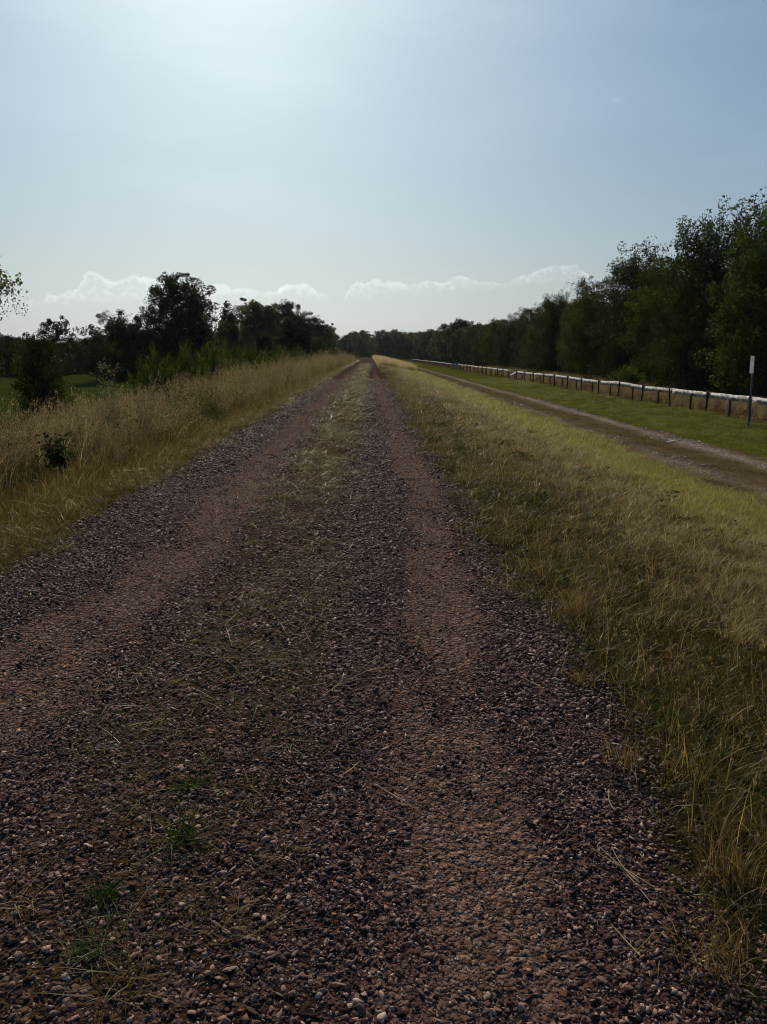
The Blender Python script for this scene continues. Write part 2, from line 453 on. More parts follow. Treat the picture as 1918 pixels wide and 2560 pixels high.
# ------------------------------------------------------------------ grass
def blades(rg, n, radius, h0, h1, w0, w1, lean=(0, 0), lean_rand=0.4, curve=1.7, cols=((1, 1, 1),), levels=(0, 0.35, 0.7, 1.0), cvar=0.25):
    """many tapering bent blades; returns verts, [quads, tris], colours"""
    a = rg.uniform(0, 6.283, n); r = radius * np.sqrt(rg.rand(n))
    root = np.stack([np.cos(a) * r, np.sin(a) * r, np.full(n, -0.01)], 1)
    h = rg.uniform(h0, h1, n)
    ln = np.stack([lean[0] + rg.normal(size=n) * lean_rand, lean[1] + rg.normal(size=n) * lean_rand], 1)
    w = rg.uniform(w0, w1, n)
    phi = rg.uniform(0, 3.1416, n)
    side = np.stack([np.cos(phi), np.sin(phi), np.zeros(n)], 1)
    mag = np.linalg.norm(ln, axis=1)
    V = []
    for t in levels:
        c = root.copy()
        c[:, :2] += ln * (h * t ** curve)[:, None]
        c[:, 2] += h * t * (1 - 0.32 * np.clip(mag, 0, 1.6) * t)
        ww = (w * (1 - t ** 1.4) * 0.5)[:, None]
        if t < 1: V += [c - side * ww, c + side * ww]
        else: V += [c]
    m = len(V)
    V = np.stack(V, 1).reshape(-1, 3)
    b = np.arange(n)[:, None] * m
    Q = np.concatenate([b + np.array([[2 * k, 2 * k + 1, 2 * k + 3, 2 * k + 2]]) for k in range(len(levels) - 2)])
    T = b + np.array([[m - 3, m - 2, m - 1]])
    cols = np.asarray(cols, float)
    cc = cols[rg.randint(0, len(cols), n)] * np.exp(rg.normal(size=n) * cvar)[:, None]
    C = np.repeat(cc, m, axis=0)
    return V, [Q, T], C, root, ln, h

def join(parts):
    V, F, C, off = [], [], [], 0
    for v, f, c in parts:
        V.append(v); C.append(c); F += [np.asarray(q) + off for q in f if len(q)]; off += len(v)
    return np.concatenate(V), F, np.concatenate(C)

def cards(rg, P, size, aspect=0.5, dirs=None, dir_rand=1.0):
    """little diamond leaves at points P"""
    n = len(P)
    d = rg.normal(size=(n, 3)) * dir_rand
    if dirs is not None: d = d + dirs
    d /= np.linalg.norm(d, axis=1)[:, None] + 1e-9
    q = rg.normal(size=(n, 3)); q = np.cross(d, q); q /= np.linalg.norm(q, axis=1)[:, None] + 1e-9
    s = np.asarray(size)
    if s.ndim == 0: s = np.full(n, float(s))
    L = d * (s * 0.5)[:, None]; W = q * (s * 0.5 * aspect)[:, None]
    nrm = np.cross(d, q) * (s * 0.08)[:, None]
    V = np.stack([P - L, P + W + nrm, P + L, P - W + nrm], 1).reshape(-1, 3)
    Q = np.arange(n)[:, None] * 4 + np.array([[0, 1, 2, 3]])
    return V, Q

STRAW = [(0.24, 0.175, 0.07), (0.17, 0.12, 0.045), (0.33, 0.26, 0.125), (0.11, 0.07, 0.026)]
OLIVE = [(0.075, 0.072, 0.013), (0.1, 0.085, 0.018), (0.05, 0.062, 0.011), (0.16, 0.115, 0.034)]
GREEN = [(0.14, 0.15, 0.022), (0.2, 0.19, 0.03), (0.09, 0.10, 0.017)]
M_HERB = leaf_material('herb_leaf', (1, 1, 1), trans=0.3, rough=0.6, spec=0.01, warm=(1.1, 1.1, 0.8), rnd=0.2)
M_GRASS = leaf_material('grass_blade', (1, 1, 1), trans=0.37, rough=0.4, spec=0.08, warm=(1.1, 1.1, 0.8), rnd=0.3)

def clump_set(name, k, seed, fn, mat=None):
    ms = []
    for i in range(k):
        rg = np.random.RandomState(seed + i)
        V, F, C = fn(rg)
        ms.append(mesh_np('clump', V, F, col=C, mat=mat or M_GRASS))
    return source_collection(name, ms)

def f_slope(rg):
    a = blades(rg, 50, 0.15, 0.035, 0.10, 0.0028, 0.0055, (0.08, -0.05), 0.95, 1.5, OLIVE + OLIVE[:2] + [(0.1, 0.066, 0.026), (0.07, 0.048, 0.02)], cvar=0.35)[:3]
    b = blades(rg, 13, 0.15, 0.06, 0.17, 0.0018, 0.003, (0.2, -0.05), 0.8, 1.6, STRAW, cvar=0.35)[:3]
    return join([a, b])
def f_dark(rg):
    a = blades(rg, 50, 0.15, 0.035, 0.10, 0.003, 0.006, (0.1, 0), 0.85, 1.5, OLIVE[:1] + [(0.04, 0.045, 0.012), (0.055, 0.045, 0.015), (0.035, 0.04, 0.011)], cvar=0.35)[:3]
    b = blades(rg, 7, 0.15, 0.1, 0.2, 0.002, 0.0035, (0.3, 0), 0.6, 1.6, STRAW, cvar=0.3)[:3]
    return join([a, b])
def f_pale(rg):
    return join([blades(rg, 66, 0.17, 0.05, 0.16, 0.0025, 0.0048, (0.55, -0.15), 0.75, 1.4, STRAW + STRAW[2:3] + [(0.46, 0.39, 0.2), (0.4, 0.34, 0.17), (0.2, 0.18, 0.05)], cvar=0.35)[:3]])
def f_green(rg):
    return join([blades(rg, 80, 0.18, 0.05, 0.12, 0.003, 0.006, (0.3, 0), 0.6, 1.5, GREEN + [(0.15, 0.17, 0.03)])[:3]])
def f_dry_short(rg):
    a = blades(rg, 46, 0.13, 0.08, 0.22, 0.0025, 0.0045, (0.1, 0), 0.6, 1.6, STRAW + OLIVE + [(0.05, 0.05, 0.016)], cvar=0.35)[:3]
    return join([a])
def f_mat(rg):
    a = blades(rg, 44, 0.13, 0.035, 0.10, 0.002, 0.004, (0, 0), 1.1, 1.2, [(0.115, 0.1, 0.036), (0.085, 0.085, 0.026), (0.065, 0.068, 0.019), (0.18, 0.145, 0.062)])[:3]
    return join([a])
def f_tall(rg):
    st = [(0.24, 0.185, 0.1), (0.13, 0.095, 0.048), (0.42, 0.34, 0.2), (0.085, 0.064, 0.032)]
    V, F, C, root, ln, h = blades(rg, 30, 0.17, 0.5, 1.0, 0.0035, 0.007, (0.12, 0), 0.2, 2.2, st, cvar=0.45)
    parts = [(V, F, C)]
    P, D = [], []
    for i in range(30):                                    # seed heads along the top of each stalk
        nn = rg.randint(9, 18)
        t = rg.uniform(0.76, 1.0, nn)
        c = np.tile(root[i], (nn, 1)); c[:, :2] += ln[i] * (h[i] * t ** 2.2)[:, None]; c[:, 2] += h[i] * t * (1 - 0.32 * np.linalg.norm(ln[i]) * t)
        c += rg.normal(size=c.shape) * np.array([0.016, 0.016, 0.01]); P.append(c)
    P = np.concatenate(P)
    cv, cq = cards(rg, P, rg.uniform(0.018, 0.036, len(P)), 0.32, np.array([[0.2, 0, 1.4]]), 0.6)
    cc = np.repeat(np.array([(0.28, 0.215, 0.135), (0.17, 0.125, 0.075)])[rg.randint(0, 2, len(P))] * np.exp(rg.normal(size=len(P)) * 0.25)[:, None], 4, 0)
    parts.append((cv, [cq], cc))
    parts.append(blades(rg, 46, 0.18, 0.25, 0.65, 0.004, 0.008, (0.1, 0), 0.35, 1.8, st + OLIVE[:3] + [(0.11, 0.095, 0.028)])[:3])
    return join(parts)
def f_golden(rg):
    st = [(0.5, 0.41, 0.25), (0.42, 0.33, 0.19), (0.58, 0.49, 0.32)]
    V, F, C, root, ln, h = blades(rg, 60, 0.3, 0.55, 0.95, 0.006, 0.012, (0.25, -0.05), 0.2, 2.0, st)
    return join([(V, F, C)])

S_slope = clump_set('slope_source', 6, 300, f_slope)
S_dark = clump_set('dark_source', 5, 320, f_dark)
S_pale = clump_set('pale_grass_source', 5, 340, f_pale)
def f_lime(rg):
    return join([blades(rg, 80, 0.18, 0.06, 0.15, 0.003, 0.006, (0.35, -0.1), 0.6, 1.5, [(0.2, 0.205, 0.032), (0.3, 0.275, 0.06), (0.15, 0.165, 0.024), (0.38, 0.32, 0.13)], cvar=0.3)[:3]])
S_lime = clump_set('lime_source', 5, 470, f_lime)
S_green = clump_set('green_source', 5, 360, f_green)
S_dry = clump_set('dry_source', 5, 380, f_dry_short)
S_mat = clump_set('mat_source', 5, 400, f_mat)
S_tall = clump_set('tall_source', 6, 420, f_tall)
S_gold = clump_set('golden_source', 4, 440, f_golden)

def place(name, coll, nv, seed, bands, xfun, accept, zf=ground_z, label='', cat='grass', hfun=None):
    """bands: (y0,y1,density,scale)"""
    rg = np.random.RandomState(seed); P, S = [], []
    for (y0, y1, x0, x1, dens, sc) in bands:
        x, y = jitter_rect(rg, x0, x1, y0, y1, dens)
        k = rg.rand(len(x)) < accept(x, y)
        x, y = x[k], y[k]
        s = sc * rg.uniform(0.7, 1.25, len(x))
        if hfun is not None: hz = hfun(x, y)
        else: hz = np.ones(len(x))
        P.append(np.stack([x, y, zf(x, y)], 1)); S.append(np.stack([s, s, s * hz], 1))
    P = np.concatenate(P); S = np.concatenate(S); n = len(P)
    rot = np.stack([rg.normal(size=n) * 0.1, rg.normal(size=n) * 0.1, rg.normal(size=n) * 0.8], 1)
    print(name, n)
    return tag(scatter(name, P, rot, S, coll, nv, rg), label, cat, kind='stuff')

def hollow(x, y):
    return 1 - np.exp(-(((x - 3.62) / 0.34) ** 2 + ((y - 9.1) / 0.42) ** 2) ** 2) - np.exp(-(((x - 2.21) / 0.24) ** 2 + ((y - 5.85) / 0.3) ** 2) ** 2)
def edge_r(x, y): return np.clip((x - 0.94 - 0.2 * fbm(y * 0.9, x * 0 + 0.5, 43)) / 0.25, 0, 1)
def w_band(x, a, b, s): return np.clip((x - a) / s, 0, 1) * np.clip((b - x) / s, 0, 1)

Bs = [(0.6, 8, 0.85, 7.2, 40, 1.0), (8, 18, 0.85, 7.2, 24, 1.25), (18, 45, 0.85, 7.2, 11, 1.75), (45, 130, 0.85, 7.2, 3.6, 2.4)]
nz = lambda x, y: fbm(x * 0.6, y * 0.45, 81)
place('slope_grass', S_slope, 6, 500, Bs, None, lambda x, y: edge_r(x, y) * hollow(x, y) * np.clip(0.62 + 0.6 * nz(x, y) + 1.1 * fbm(x * 2.2, y * 1.8, 82), 0.03, 1) * (1 - 0.8 * w_band(x, 2.8, 6.2, 0.8)) * np.clip((5.8 - x) / 0.7, 0, 1),
      label='short olive and straw coloured grass leaning on the right verge of the track')
place('dark_grass', S_dark, 5, 501, Bs[:3], None, lambda x, y: edge_r(x, y) * hollow(x, y) * np.clip(0.6 - 1.1 * nz(x, y) + 0.5 * np.exp(-(((x - 1.9) / 0.9) ** 2 + ((y - 2.8) / 1.3) ** 2)), 0, 1) * np.clip((4.6 - x) / 1.2, 0, 1),
      label='low dark green grass among the straw on the right verge')
place('pale_grass', S_pale, 5, 502, Bs, None, lambda x, y: hollow(x, y) * np.clip(1.6 * w_band(x, 2.0 + 0.6 * nz(x, y), 5.6, 1.1), 0, 1) * np.clip(0.7 + 0.8 * fbm(x * 0.5 + 9, y * 0.35, 83) + 0.7 * fbm(x * 2.0, y * 1.5, 84), 0, 1),
      label='pale windblown straw grass down the slope beside the track')
place('green_grass', S_lime, 5, 503, [(6, 22, 3.4, 8.1, 40, 1.1), (22, 60, 3.4, 8.1, 14, 1.8), (60, 130, 3.4, 8.1, 4.5, 2.6)], None, lambda x, y: w_band(x + 0.8 * fbm(y * 0.8, x * 0.6, 85), 4.2, 7.95, 0.9),
      label='bright green strip of grass along the foot of the slope')
place('meadow_grass', S_green, 5, 504, [(12, 40, 10.0, 16.6, 15, 1.15), (40, 90, 10.2, 16.6, 4.5, 1.9)], None, lambda x, y: w_band(x + 0.7 * fbm(y * 0.9, x * 0.8, 87), 10.5, 16.8, 0.7) * np.clip(0.7 + fbm(x * 0.4, y * 0.3, 88), 0.1, 1),
      label='mown green grass between the dirt path and the white fence')
place('rut_grass', S_slope, 5, 513, [(10, 40, 8.4, 10.0, 30, 1.15), (40, 120, 8.4, 10.0, 8, 1.9)], None, lambda x, y: w_band(x + 0.5 * fbm(y * 0.7, x, 86), 8.65, 9.75, 0.4) * np.clip(0.6 + 1.5 * fbm(x * 1.5, y * 0.8, 79), 0, 1), hfun=lambda x, y: 1.2 + 0 * x,
      label='worn olive grass between the two ruts of the dirt path')
def f_brown(rg):
    a = blades(rg, 44, 0.16, 0.03, 0.10, 0.0025, 0.005, (0.1, 0), 1.1, 1.3, [(0.1, 0.065, 0.028), (0.07, 0.045, 0.02), (0.14, 0.095, 0.04), (0.05, 0.04, 0.014)], cvar=0.35)[:3]
    b = blades(rg, 5, 0.15, 0.16, 0.3, 0.0018, 0.003, (0.2, 0), 0.35, 1.6, STRAW, cvar=0.3)
    P = np.concatenate([b[3][i] + np.stack([b[4][i][0] * b[5][i] * t ** 1.6, b[4][i][1] * b[5][i] * t ** 1.6, b[5][i] * t * 0.93]) for i in range(5) for t in (0.9, 0.96, 1.0)]).reshape(-1, 3) + rg.normal(size=(15, 3)) * 0.004
    v_, q_ = cards(rg, P, 0.016, 0.35, np.array([[0.2, 0, 1.2]]), 0.4)
    return join([a, b[:3], (v_, [q_], np.tile([[0.26, 0.19, 0.1]], (len(v_), 1)))])
S_brown = clump_set('brown_source', 5, 480, f_brown)
place('brown_turf', S_brown, 5, 514, [(0.6, 8, 0.95, 4.4, 52, 1.0), (8, 20, 0.95, 4.0, 14, 1.4), (20, 45, 0.95, 3.6, 5, 2.0)], None, lambda x, y: edge_r(x, y) * np.clip(0.42 + 1.6 * fbm(x * 1.1 + 7, y * 0.9, 78), 0, 1) * np.clip((4.4 - x) / 1.0, 0, 1),
      label='dead brown matted turf with thin seed stalks on the right verge')
def f_leafy(rg):
    n_ = 26; a_ = rg.uniform(0, 6.28, n_); r_ = rg.uniform(0.01, 0.09, n_)
    P = np.stack([np.cos(a_) * r_, np.sin(a_) * r_, rg.uniform(0.01, 0.07, n_)], 1)
    v_, q_ = cards(rg, P, rg.uniform(0.025, 0.06, n_), 0.55, np.stack([np.cos(a_), np.sin(a_), 0.5 + a_ * 0], 1) * 1.5, 0.4)
    return join([(v_, [q_], np.repeat(np.array([[0.045, 0.06, 0.02]]) * np.exp(rg.normal(size=(n_, 1)) * 0.3), 4, 0))])
S_leafy = clump_set('leafy_source', 4, 490, f_leafy, M_HERB)
place('verge_herbs', S_leafy, 4, 515, [(1, 10, 1.0, 5.0, 7, 1.0), (10, 25, 1.0, 5.0, 2.5, 1.5)], None, lambda x, y: edge_r(x - 0.1, y) * np.clip(0.2 + 1.8 * fbm(x * 0.9, y * 0.8, 77), 0, 1),
      label='small broad leaved herbs scattered in the right verge')
place('fence_grass', S_tall, 6, 505, [(24, 60, 16.2, 17.0, 5, 0.55), (60, 140, 16.2, 17.0, 2.4, 0.6)], None, lambda x, y: np.clip(0.55 + 1.2 * fbm(x, y * 0.5, 89), 0.05, 1), hfun=lambda x, y: 0.55 + 0.4 * value_noise(x * 0.7, y * 0.7, 90),
      label='unmown grass tufts growing along the foot of the fence')
place('dry_meadow', S_tall, 6, 506, [(22, 60, 17.2, 22, 4.5, 0.7), (60, 150, 17.2, 26, 1.6, 1.0)], None, lambda x, y: np.clip(0.8 + 0.5 * fbm(x * .4, y * 0.3, 91), 0, 1), hfun=lambda x, y: 0.75 + 0 * x,
      label='reddish dry meadow grass behind the white fence')
place('golden_grass', S_gold, 4, 507, [(108, 190, 1.2, 7.0, 10, 1.4), (190, 380, 1.2, 7.0, 2.2, 1.5)], None, lambda x, y: np.clip((x - 1.3) / 0.3, 0, 1) * np.clip((6.9 - x) / 0.5, 0, 1) * np.clip((y - 112 - 1.5 * (x - 3)) / 2, 0, 1), hfun=lambda x, y: 1 + 0.15 * value_noise(x, y * .6, 92),
      label='tall pale golden grass on the far right shoulder of the dyke')
def f_herb(rg):
    a = blades(rg, 40, 0.17, 0.25, 0.6, 0.005, 0.010, (0.1, 0), 0.4, 1.7, GREEN[2:] + OLIVE[:3], cvar=0.35)[:3]
    P = np.stack([rg.normal(size=130) * 0.12, rg.normal(size=130) * 0.12, rg.uniform(0.05, 0.62, 130)], 1)
    v_, q_ = cards(rg, P, rg.uniform(0.03, 0.07, 130), 0.4)
    return join([a, (v_, [q_], np.repeat(np.array([(0.05, 0.065, 0.016), (0.09, 0.085, 0.03)])[rg.randint(0, 2, 130)], 4, 0))])
S_herb = clump_set('herb_source', 4, 460, f_herb, M_HERB)
place('bank_herbs', S_herb, 4, 512, [(5, 14, -10, -3.4, 12, 1.0), (14, 34, -9.5, -3.4, 7, 1.15), (34, 90, -9, -3.4, 2.6, 1.5)], None,
      lambda x, y: np.clip(0.45 - 1.5 * fbm(x * 0.9, y * 0.5, 95) + 0.12 * (-5.5 - x), 0, 1) * np.clip((-3.6 - x) / 0.5, 0, 1), hfun=lambda x, y: 0.9 + 0.4 * value_noise(x * 2, y * 2, 99),
      label='mixed green herbs and grass between the dry stalks of the left bank')
edl = lambda x, y: np.clip((-2.62 - 0.22 * fbm(y * 0.8, x * 0, 41) - x) / 0.25, 0, 1)
place('verge_grass', S_dry, 5, 508, [(3, 10, -4.6, -2.4, 60, 1.0), (10, 22, -4.6, -2.4, 32, 1.25), (22, 60, -4.6, -2.4, 12, 1.7), (60, 200, -4.6, -2.4, 3, 2.4)], None, lambda x, y: edl(x, y) * np.clip((x + 4.6) / 0.4, 0, 1),
      hfun=lambda x, y: np.clip(0.55 + 0.75 * (-2.8 - x), 0.5, 1.5), label='yellowing short grass along the left edge of the gravel track')
hl = lambda x, y: np.interp(-x, [3.2, 4.0, 5.0, 7], [0.55, 0.85, 1.0, 1.1]) * np.interp(y, [5, 14, 32, 60], [0.85, 0.95, 1.12, 1.18]) * (0.95 + 0.55 * fbm(x * 0.6, y * 0.4, 93) + 0.3 * value_noise(x * 3, y * 3, 98))
place('tall_grass', S_tall, 6, 509, [(5, 14, -9.5, -3.5, 12, 0.95), (14, 30, -9.0, -3.4, 7.5, 1.1), (30, 70, -8.5, -3.3, 3.6, 1.3), (70, 220, -8, -3.2, 1.4, 1.6)], None,
      lambda x, y: np.clip((-3.6 - np.interp(y, [5, 14, 30], [0.35, 0.1, -0.2]) - 0.5 * fbm(y * 0.4, x * 0, 94) - x) / 0.5, 0, 1) * np.clip(0.85 + 1.3 * fbm(x * 0.9, y * 0.5, 95), 0.12, 1) * (1 - np.exp(-((((x + 4.4) - 0.28 * (10.6 - y)) / 0.6) ** 2 + ((y - 10.6) / 1.5) ** 2) ** 2)), hfun=hl,
      label='tall reddish brown dry grass with seed heads on the left bank')
place('strip_grass', S_mat, 5, 510, [(1.0, 8, -1.7, 0.25, 62, 0.9), (8, 18, -1.45, 0.0, 42, 1.35), (18, 45, -1.4, -0.05, 18, 2.1), (45, 140, -1.4, -0.05, 6, 3.0)], None,
      lambda x, y: np.clip(strip_amount(x, y) * 1.6 * np.clip(0.75 + 2.2 * fbm(x * 2, y * 1.2, 96) + 1.2 * fbm(x * 6, y * 4, 97), 0, 1.2), 0, 1), zf=track_z,
      label='flattened dry grass on the middle strip between the two wheel ruts')
place('edge_grass', S_dry, 5, 511, [(1.2, 8, 0.85, 1.7, 30, 0.85), (8, 25, 0.85, 1.6, 12, 1.1)], None, lambda x, y: np.clip(edge_r(x + 0.12, y) * (0.45 + 1.4 * fbm(x * 1.5, y * 1.1, 97)), 0, 1),
      label='tawny grass tufts fraying over the right edge of the gravel')

# ------------------------------------------------------------------ trees
def tube(pts, rads, sides=7):
    pts = np.asarray(pts, float); n = len(pts)
    V = []
    for i in range(n):
        d = pts[min(i + 1, n - 1)] - pts[max(i - 1, 0)]; d /= np.linalg.norm(d) + 1e-9
        u = np.cross(d, [0.31, 0.95, 0.05]); u /= np.linalg.norm(u) + 1e-9; w = np.cross(d, u)
        a = np.arange(sides) * 2 * math.pi / sides
        V.append(pts[i] + rads[i] * (np.outer(np.cos(a), u) + np.outer(np.sin(a), w)))
    V = np.concatenate(V)
    F = []
    for i in range(n - 1):
        for k in range(sides):
            F.append([i * sides + k, i * sides + (k + 1) % sides, (i + 1) * sides + (k + 1) % sides, (i + 1) * sides + k])
    return V, np.array(F)

def shape_fun(kind, t):
    if kind == 'round': return np.sqrt(np.clip(1 - (2 * t - 0.95) ** 2, 0.02, 1))
    if kind == 'birch': return np.interp(t, [0, 0.12, 0.35, 0.6, 0.85, 1], [0.65, 0.95, 1.0, 0.88, 0.62, 0.3])
    if kind == 'alder': return np.interp(t, [0, 0.15, 0.4, 0.7, 0.88, 1], [0.85, 1.0, 1.0, 0.88, 0.68, 0.4])
    if kind == 'column': return np.interp(t, [0, 0.15, 0.5, 0.85, 1], [0.6, 0.95, 1.0, 0.7, 0.2])
    if kind == 'weep': return np.interp(t, [0, 0.2, 0.55, 0.85, 1], [0.75, 1.0, 0.95, 0.65, 0.15])
    return np.ones_like(t)

def tree_meshes(seed, h, w, base, kind, nclump, per, leaf, sig, mats, lobes=0.3, dirs=None, trunk_r=0.16, tint=(1, 1, 1), shell=0.5, nlobe=None):
    rg = np.random.RandomState(seed)
    lean = np.array([fbm(np.array([seed * 1.3]), np.array([0.2]), 4)[0], fbm(np.array([seed * 2.7]), np.array([0.8]), 5)[0]]) * 0.03 * h
    H = h * (1 - base)
    nl = max(5, int(round(11 * (H / max(w, 1)) ** 0.7 + 5))) if nlobe is None else nlobe
    lt = (np.arange(nl) + rg.uniform(0.1, 0.9, nl)) / nl
    la = np.arange(nl) * 2.39996 + rg.uniform(-0.5, 0.5, nl)
    lR = shape_fun(kind, lt) * w / 2
    lr = np.clip(lR * rg.uniform(0.42, 0.68, nl), 0.10 * w, None)
    ld = np.clip(lR - lr, 0, None) * rg.uniform(0.75, 1.05, nl) + lobes * 0.25 * lR * rg.uniform(-0.4, 1, nl)
    lz = np.minimum(h * base + H * lt, h - lr * 0.75)
    LC = np.stack([np.cos(la) * ld + lean[0] * lt, np.sin(la) * ld + lean[1] * lt, np.maximum(lz, lr * 0.55)], 1)
    wgt = lr ** 2 / np.sum(lr ** 2)
    li = rg.choice(nl, nclump, p=wgt)
    dr = rg.normal(size=(nclump, 3)); dr[:, 2] += 0.25; dr /= np.linalg.norm(dr, axis=1)[:, None]
    rad3 = lr[li] * rg.uniform(0, 1, nclump) ** shell
    zst = {'column': 1.45, 'birch': 1.3, 'weep': 1.3}.get(kind, 1.0)
    Cn = LC[li] + dr * rad3[:, None] * np.array([1, 1, zst])
    Cn[:, 2] = np.maximum(Cn[:, 2], h * base + 0.1)
    ns = int(nclump * 0.07)                                   # loose leading shoots breaking the outline
    if ns:
        k_ = rg.permutation(nclump)[:ns]
        out_ = dr[k_] * sig * rg.uniform(0.1, 0.6, ns)[:, None] + np.array([0, 0, sig]) * rg.uniform(0.0, 0.8, ns)[:, None]
        Cn[k_] = LC[li[k_]] + dr[k_] * lr[li[k_]][:, None] * np.array([1, 1, zst]) + out_
    cz = Cn[:, 2]; rad = np.hypot(Cn[:, 0], Cn[:, 1])
    sg = sig * np.exp(rg.normal(size=nclump) * 0.25)
    if ns: sg[k_] *= 0.6
    zs = {'weep': 2.2, 'birch': 1.25, 'column': 1.4}.get(kind, 0.8)
    gs = rg.normal(size=(nclump * per, 3)); gs *= np.minimum(1, 1.45 / np.linalg.norm(gs, axis=1))[:, None]
    P = np.repeat(Cn, per, 0) + gs * np.repeat(sg, per)[:, None] * np.array([1, 1, zs])
    k = P[:, 2] > 0.12 * h * base
    P = P[k]
    lobe_k = np.exp(rg.normal(size=nl) * 0.22)
    cl = np.exp(rg.normal(size=nclump) * 0.2) * lobe_k[li]
    hue = rg.rand(nclump)
    c = np.stack([0.9 + 0.5 * hue, np.ones(nclump), 1.1 - 0.5 * hue], 1) * cl[:, None] * np.array(tint)
    c = np.repeat(c, per, 0)[k] * np.exp(rg.normal(size=(len(P), 1)) * 0.25)
    V, Q = cards(rg, P, leaf * np.exp(rg.normal(size=len(P)) * 0.25), 0.62, dirs, 1.0)
    crown = mesh_np('crown', V, [Q], col=np.repeat(c, 4, 0), mat=mats[0])
    top = 0.9
    ts = np.linspace(0, top, 9)
    tp = np.stack([lean[0] * ts + 0.05 * h * 0.1 * np.sin(ts * 7 + seed), lean[1] * ts, h * ts - 0.3], 1)
    parts = [tube(tp, trunk_r * (1.35 - 1.25 * ts / top) * np.where(ts == 0, 1.3, 1.0))]
    order = rg.permutation(nclump)[:26]
    for i in order:                                       # limbs reaching into the leaf clumps
        z0 = max(0.12 * h, cz[i] - rad[i] * rg.uniform(0.5, 1.0) - 0.05 * h)
        tt = min(z0 / h, top); a = np.array([lean[0] * tt, lean[1] * tt, z0])
        b = Cn[i]; mid = a * 0.45 + b * 0.55 + np.array([0, 0, 0.06 * rad[i]])
        parts.append(tube([a, mid, b], np.array([0.42, 0.25, 0.07]) * trunk_r * (1.1 - 0.7 * tt), 5))
    V, F, o_ = [], [], 0
    for a, b in parts: V.append(a); F.append(b + o_); o_ += len(a)
    trunk = mesh_np('trunk', np.concatenate(V), [np.concatenate(F)], mat=mats[1], smooth=True)
    return trunk, crown

M_BARK = simple_material('bark', (0.03, 0.025, 0.02), (0.09, 0.075, 0.06), 9, 0.9, 0.5, (1, 1, 0.25))
M_DARK = leaf_material('leaf_dark', (0.022, 0.037, 0.016), trans=0.22, rough=0.55, spec=0.015, warm=(1.3, 1.4, 0.5), rnd=0.15)
M_MID = leaf_material('leaf_mid', (0.035, 0.057, 0.018), trans=0.33, rough=0.55, spec=0.015, warm=(1.3, 1.35, 0.5), rnd=0.45)
M_LIGHT = leaf_material('leaf_light', (0.05, 0.075, 0.02), trans=0.36, rough=0.5, spec=0.03, warm=(1.3, 1.3, 0.5), rnd=0.2)
M_GREY = leaf_material('leaf_grey', (0.055, 0.072, 0.034), trans=0.28, rough=0.55, spec=0.015, warm=(1.2, 1.2, 0.7), rnd=0.35)

def tree(name, meshes, loc, label, cat='tree', group=None, rz=0.0, scale=(1, 1, 1)):
    e = empty(name, loc, rz); e.scale = scale
    obj('trunk', meshes[0], e); obj('crown', meshes[1], e)
    return tag(e, label, cat, group)

def gz(x, y): return float(ground_z(np.array([x]), np.array([y]))[0])

# left side, from the willow at the frame edge to the woods by the track
MW = tree_meshes(601, 8.6, 7.6, 0.28, 'weep', 420, 60, 0.12, 0.2, (M_GREY, M_BARK), 0.3, np.array([[0, 0, -1.6]]), 0.17, shell=0.6)
tree('weeping_birch', MW, (-21.1, 40, -1.45), 'airy pale tree with drooping twigs, cut by the left edge of the photo')
ML = tree_meshes(602, 3.9, 2.9, 0.02, 'alder', 230, 70, 0.085, 0.24, (M_MID, M_BARK), 0.3, None, 0.06, tint=(0.9, 0.9, 0.75))
tree('leafy_bush', ML, (-15.6, 37.5, -1.45), 'rounded dark green bush standing alone beyond the tall grass, left of the thin airy tree', 'bush')
MA = tree_meshes(603, 6.4, 5.0, 0.46, 'round', 70, 42, 0.17, 0.24, (M_DARK, M_BARK), 0.5, None, 0.11, shell=0.8, nlobe=9)
tree('young_alder', MA, (-29.6, 75, -1.5), 'thin see-through young tree with a bare stem between the bush and the dark trees')
MA2 = tree_meshes(604, 5.8, 7.0, 0.2, 'round', 110, 60, 0.17, 0.28, (M_DARK, M_BARK), 0.5, None, 0.1, shell=0.7, nlobe=11)
tree('young_alder', MA2, (-29.2, 84, -1.5), 'low loose ragged tree filling the gap left of the medium dark tree')
MB = tree_meshes(605, 7.5, 8.2, 0.0, 'alder', 540, 75, 0.19, 0.38, (M_DARK, M_BARK), 0.3, None, 0.22, shell=0.6)
tree('dark_alder', MB, (-29.8, 96, -1.5), 'medium dark broad tree directly left of the tallest dark tree')
MC = tree_meshes(606, 12.3, 12.2, 0.02, 'alder', 1150, 66, 0.2, 0.38, (M_DARK, M_BARK), 0.08, None, 0.32, shell=0.55, nlobe=18)
tree('tall_alder', MC, (-23.6, 100, -1.5), 'tallest dark tree on the left with layered branches and sky showing through')
MD = tree_meshes(607, 10.9, 4.4, 0.05, 'column', 240, 80, 0.24, 0.4, (M_DARK, M_BARK), 0.35, None, 0.2)
tree('poplar', MD, (-23.2, 130, -1.5), 'narrow knobbly topped tree just right of the tallest dark tree')
ME = tree_meshes(608, 12.0, 12.0, 0.0, 'round', 620, 80, 0.24, 0.42, (M_GREY, M_BARK), 0.15, None, 0.3, shell=0.4)
tree('round_tree', ME, (-19.6, 140, -1.5), 'broad domed grey green tree with a soft top, middle of the left wood')
MF = tree_meshes(609, 12.2, 11.2, 0.0, 'round', 600, 80, 0.24, 0.42, (M_DARK, M_BARK), 0.2, None, 0.3, shell=0.4)
tree('round_tree', MF, (-15.4, 150, -1.5), 'dark domed tree with spiky top twigs, right hand dome of the left wood')
MG = tree_meshes(610, 8.2, 7.0, 0.0, 'round', 420, 90, 0.2, 0.36, (M_DARK, M_BARK), 0.1, None, 0.2, shell=0.35)
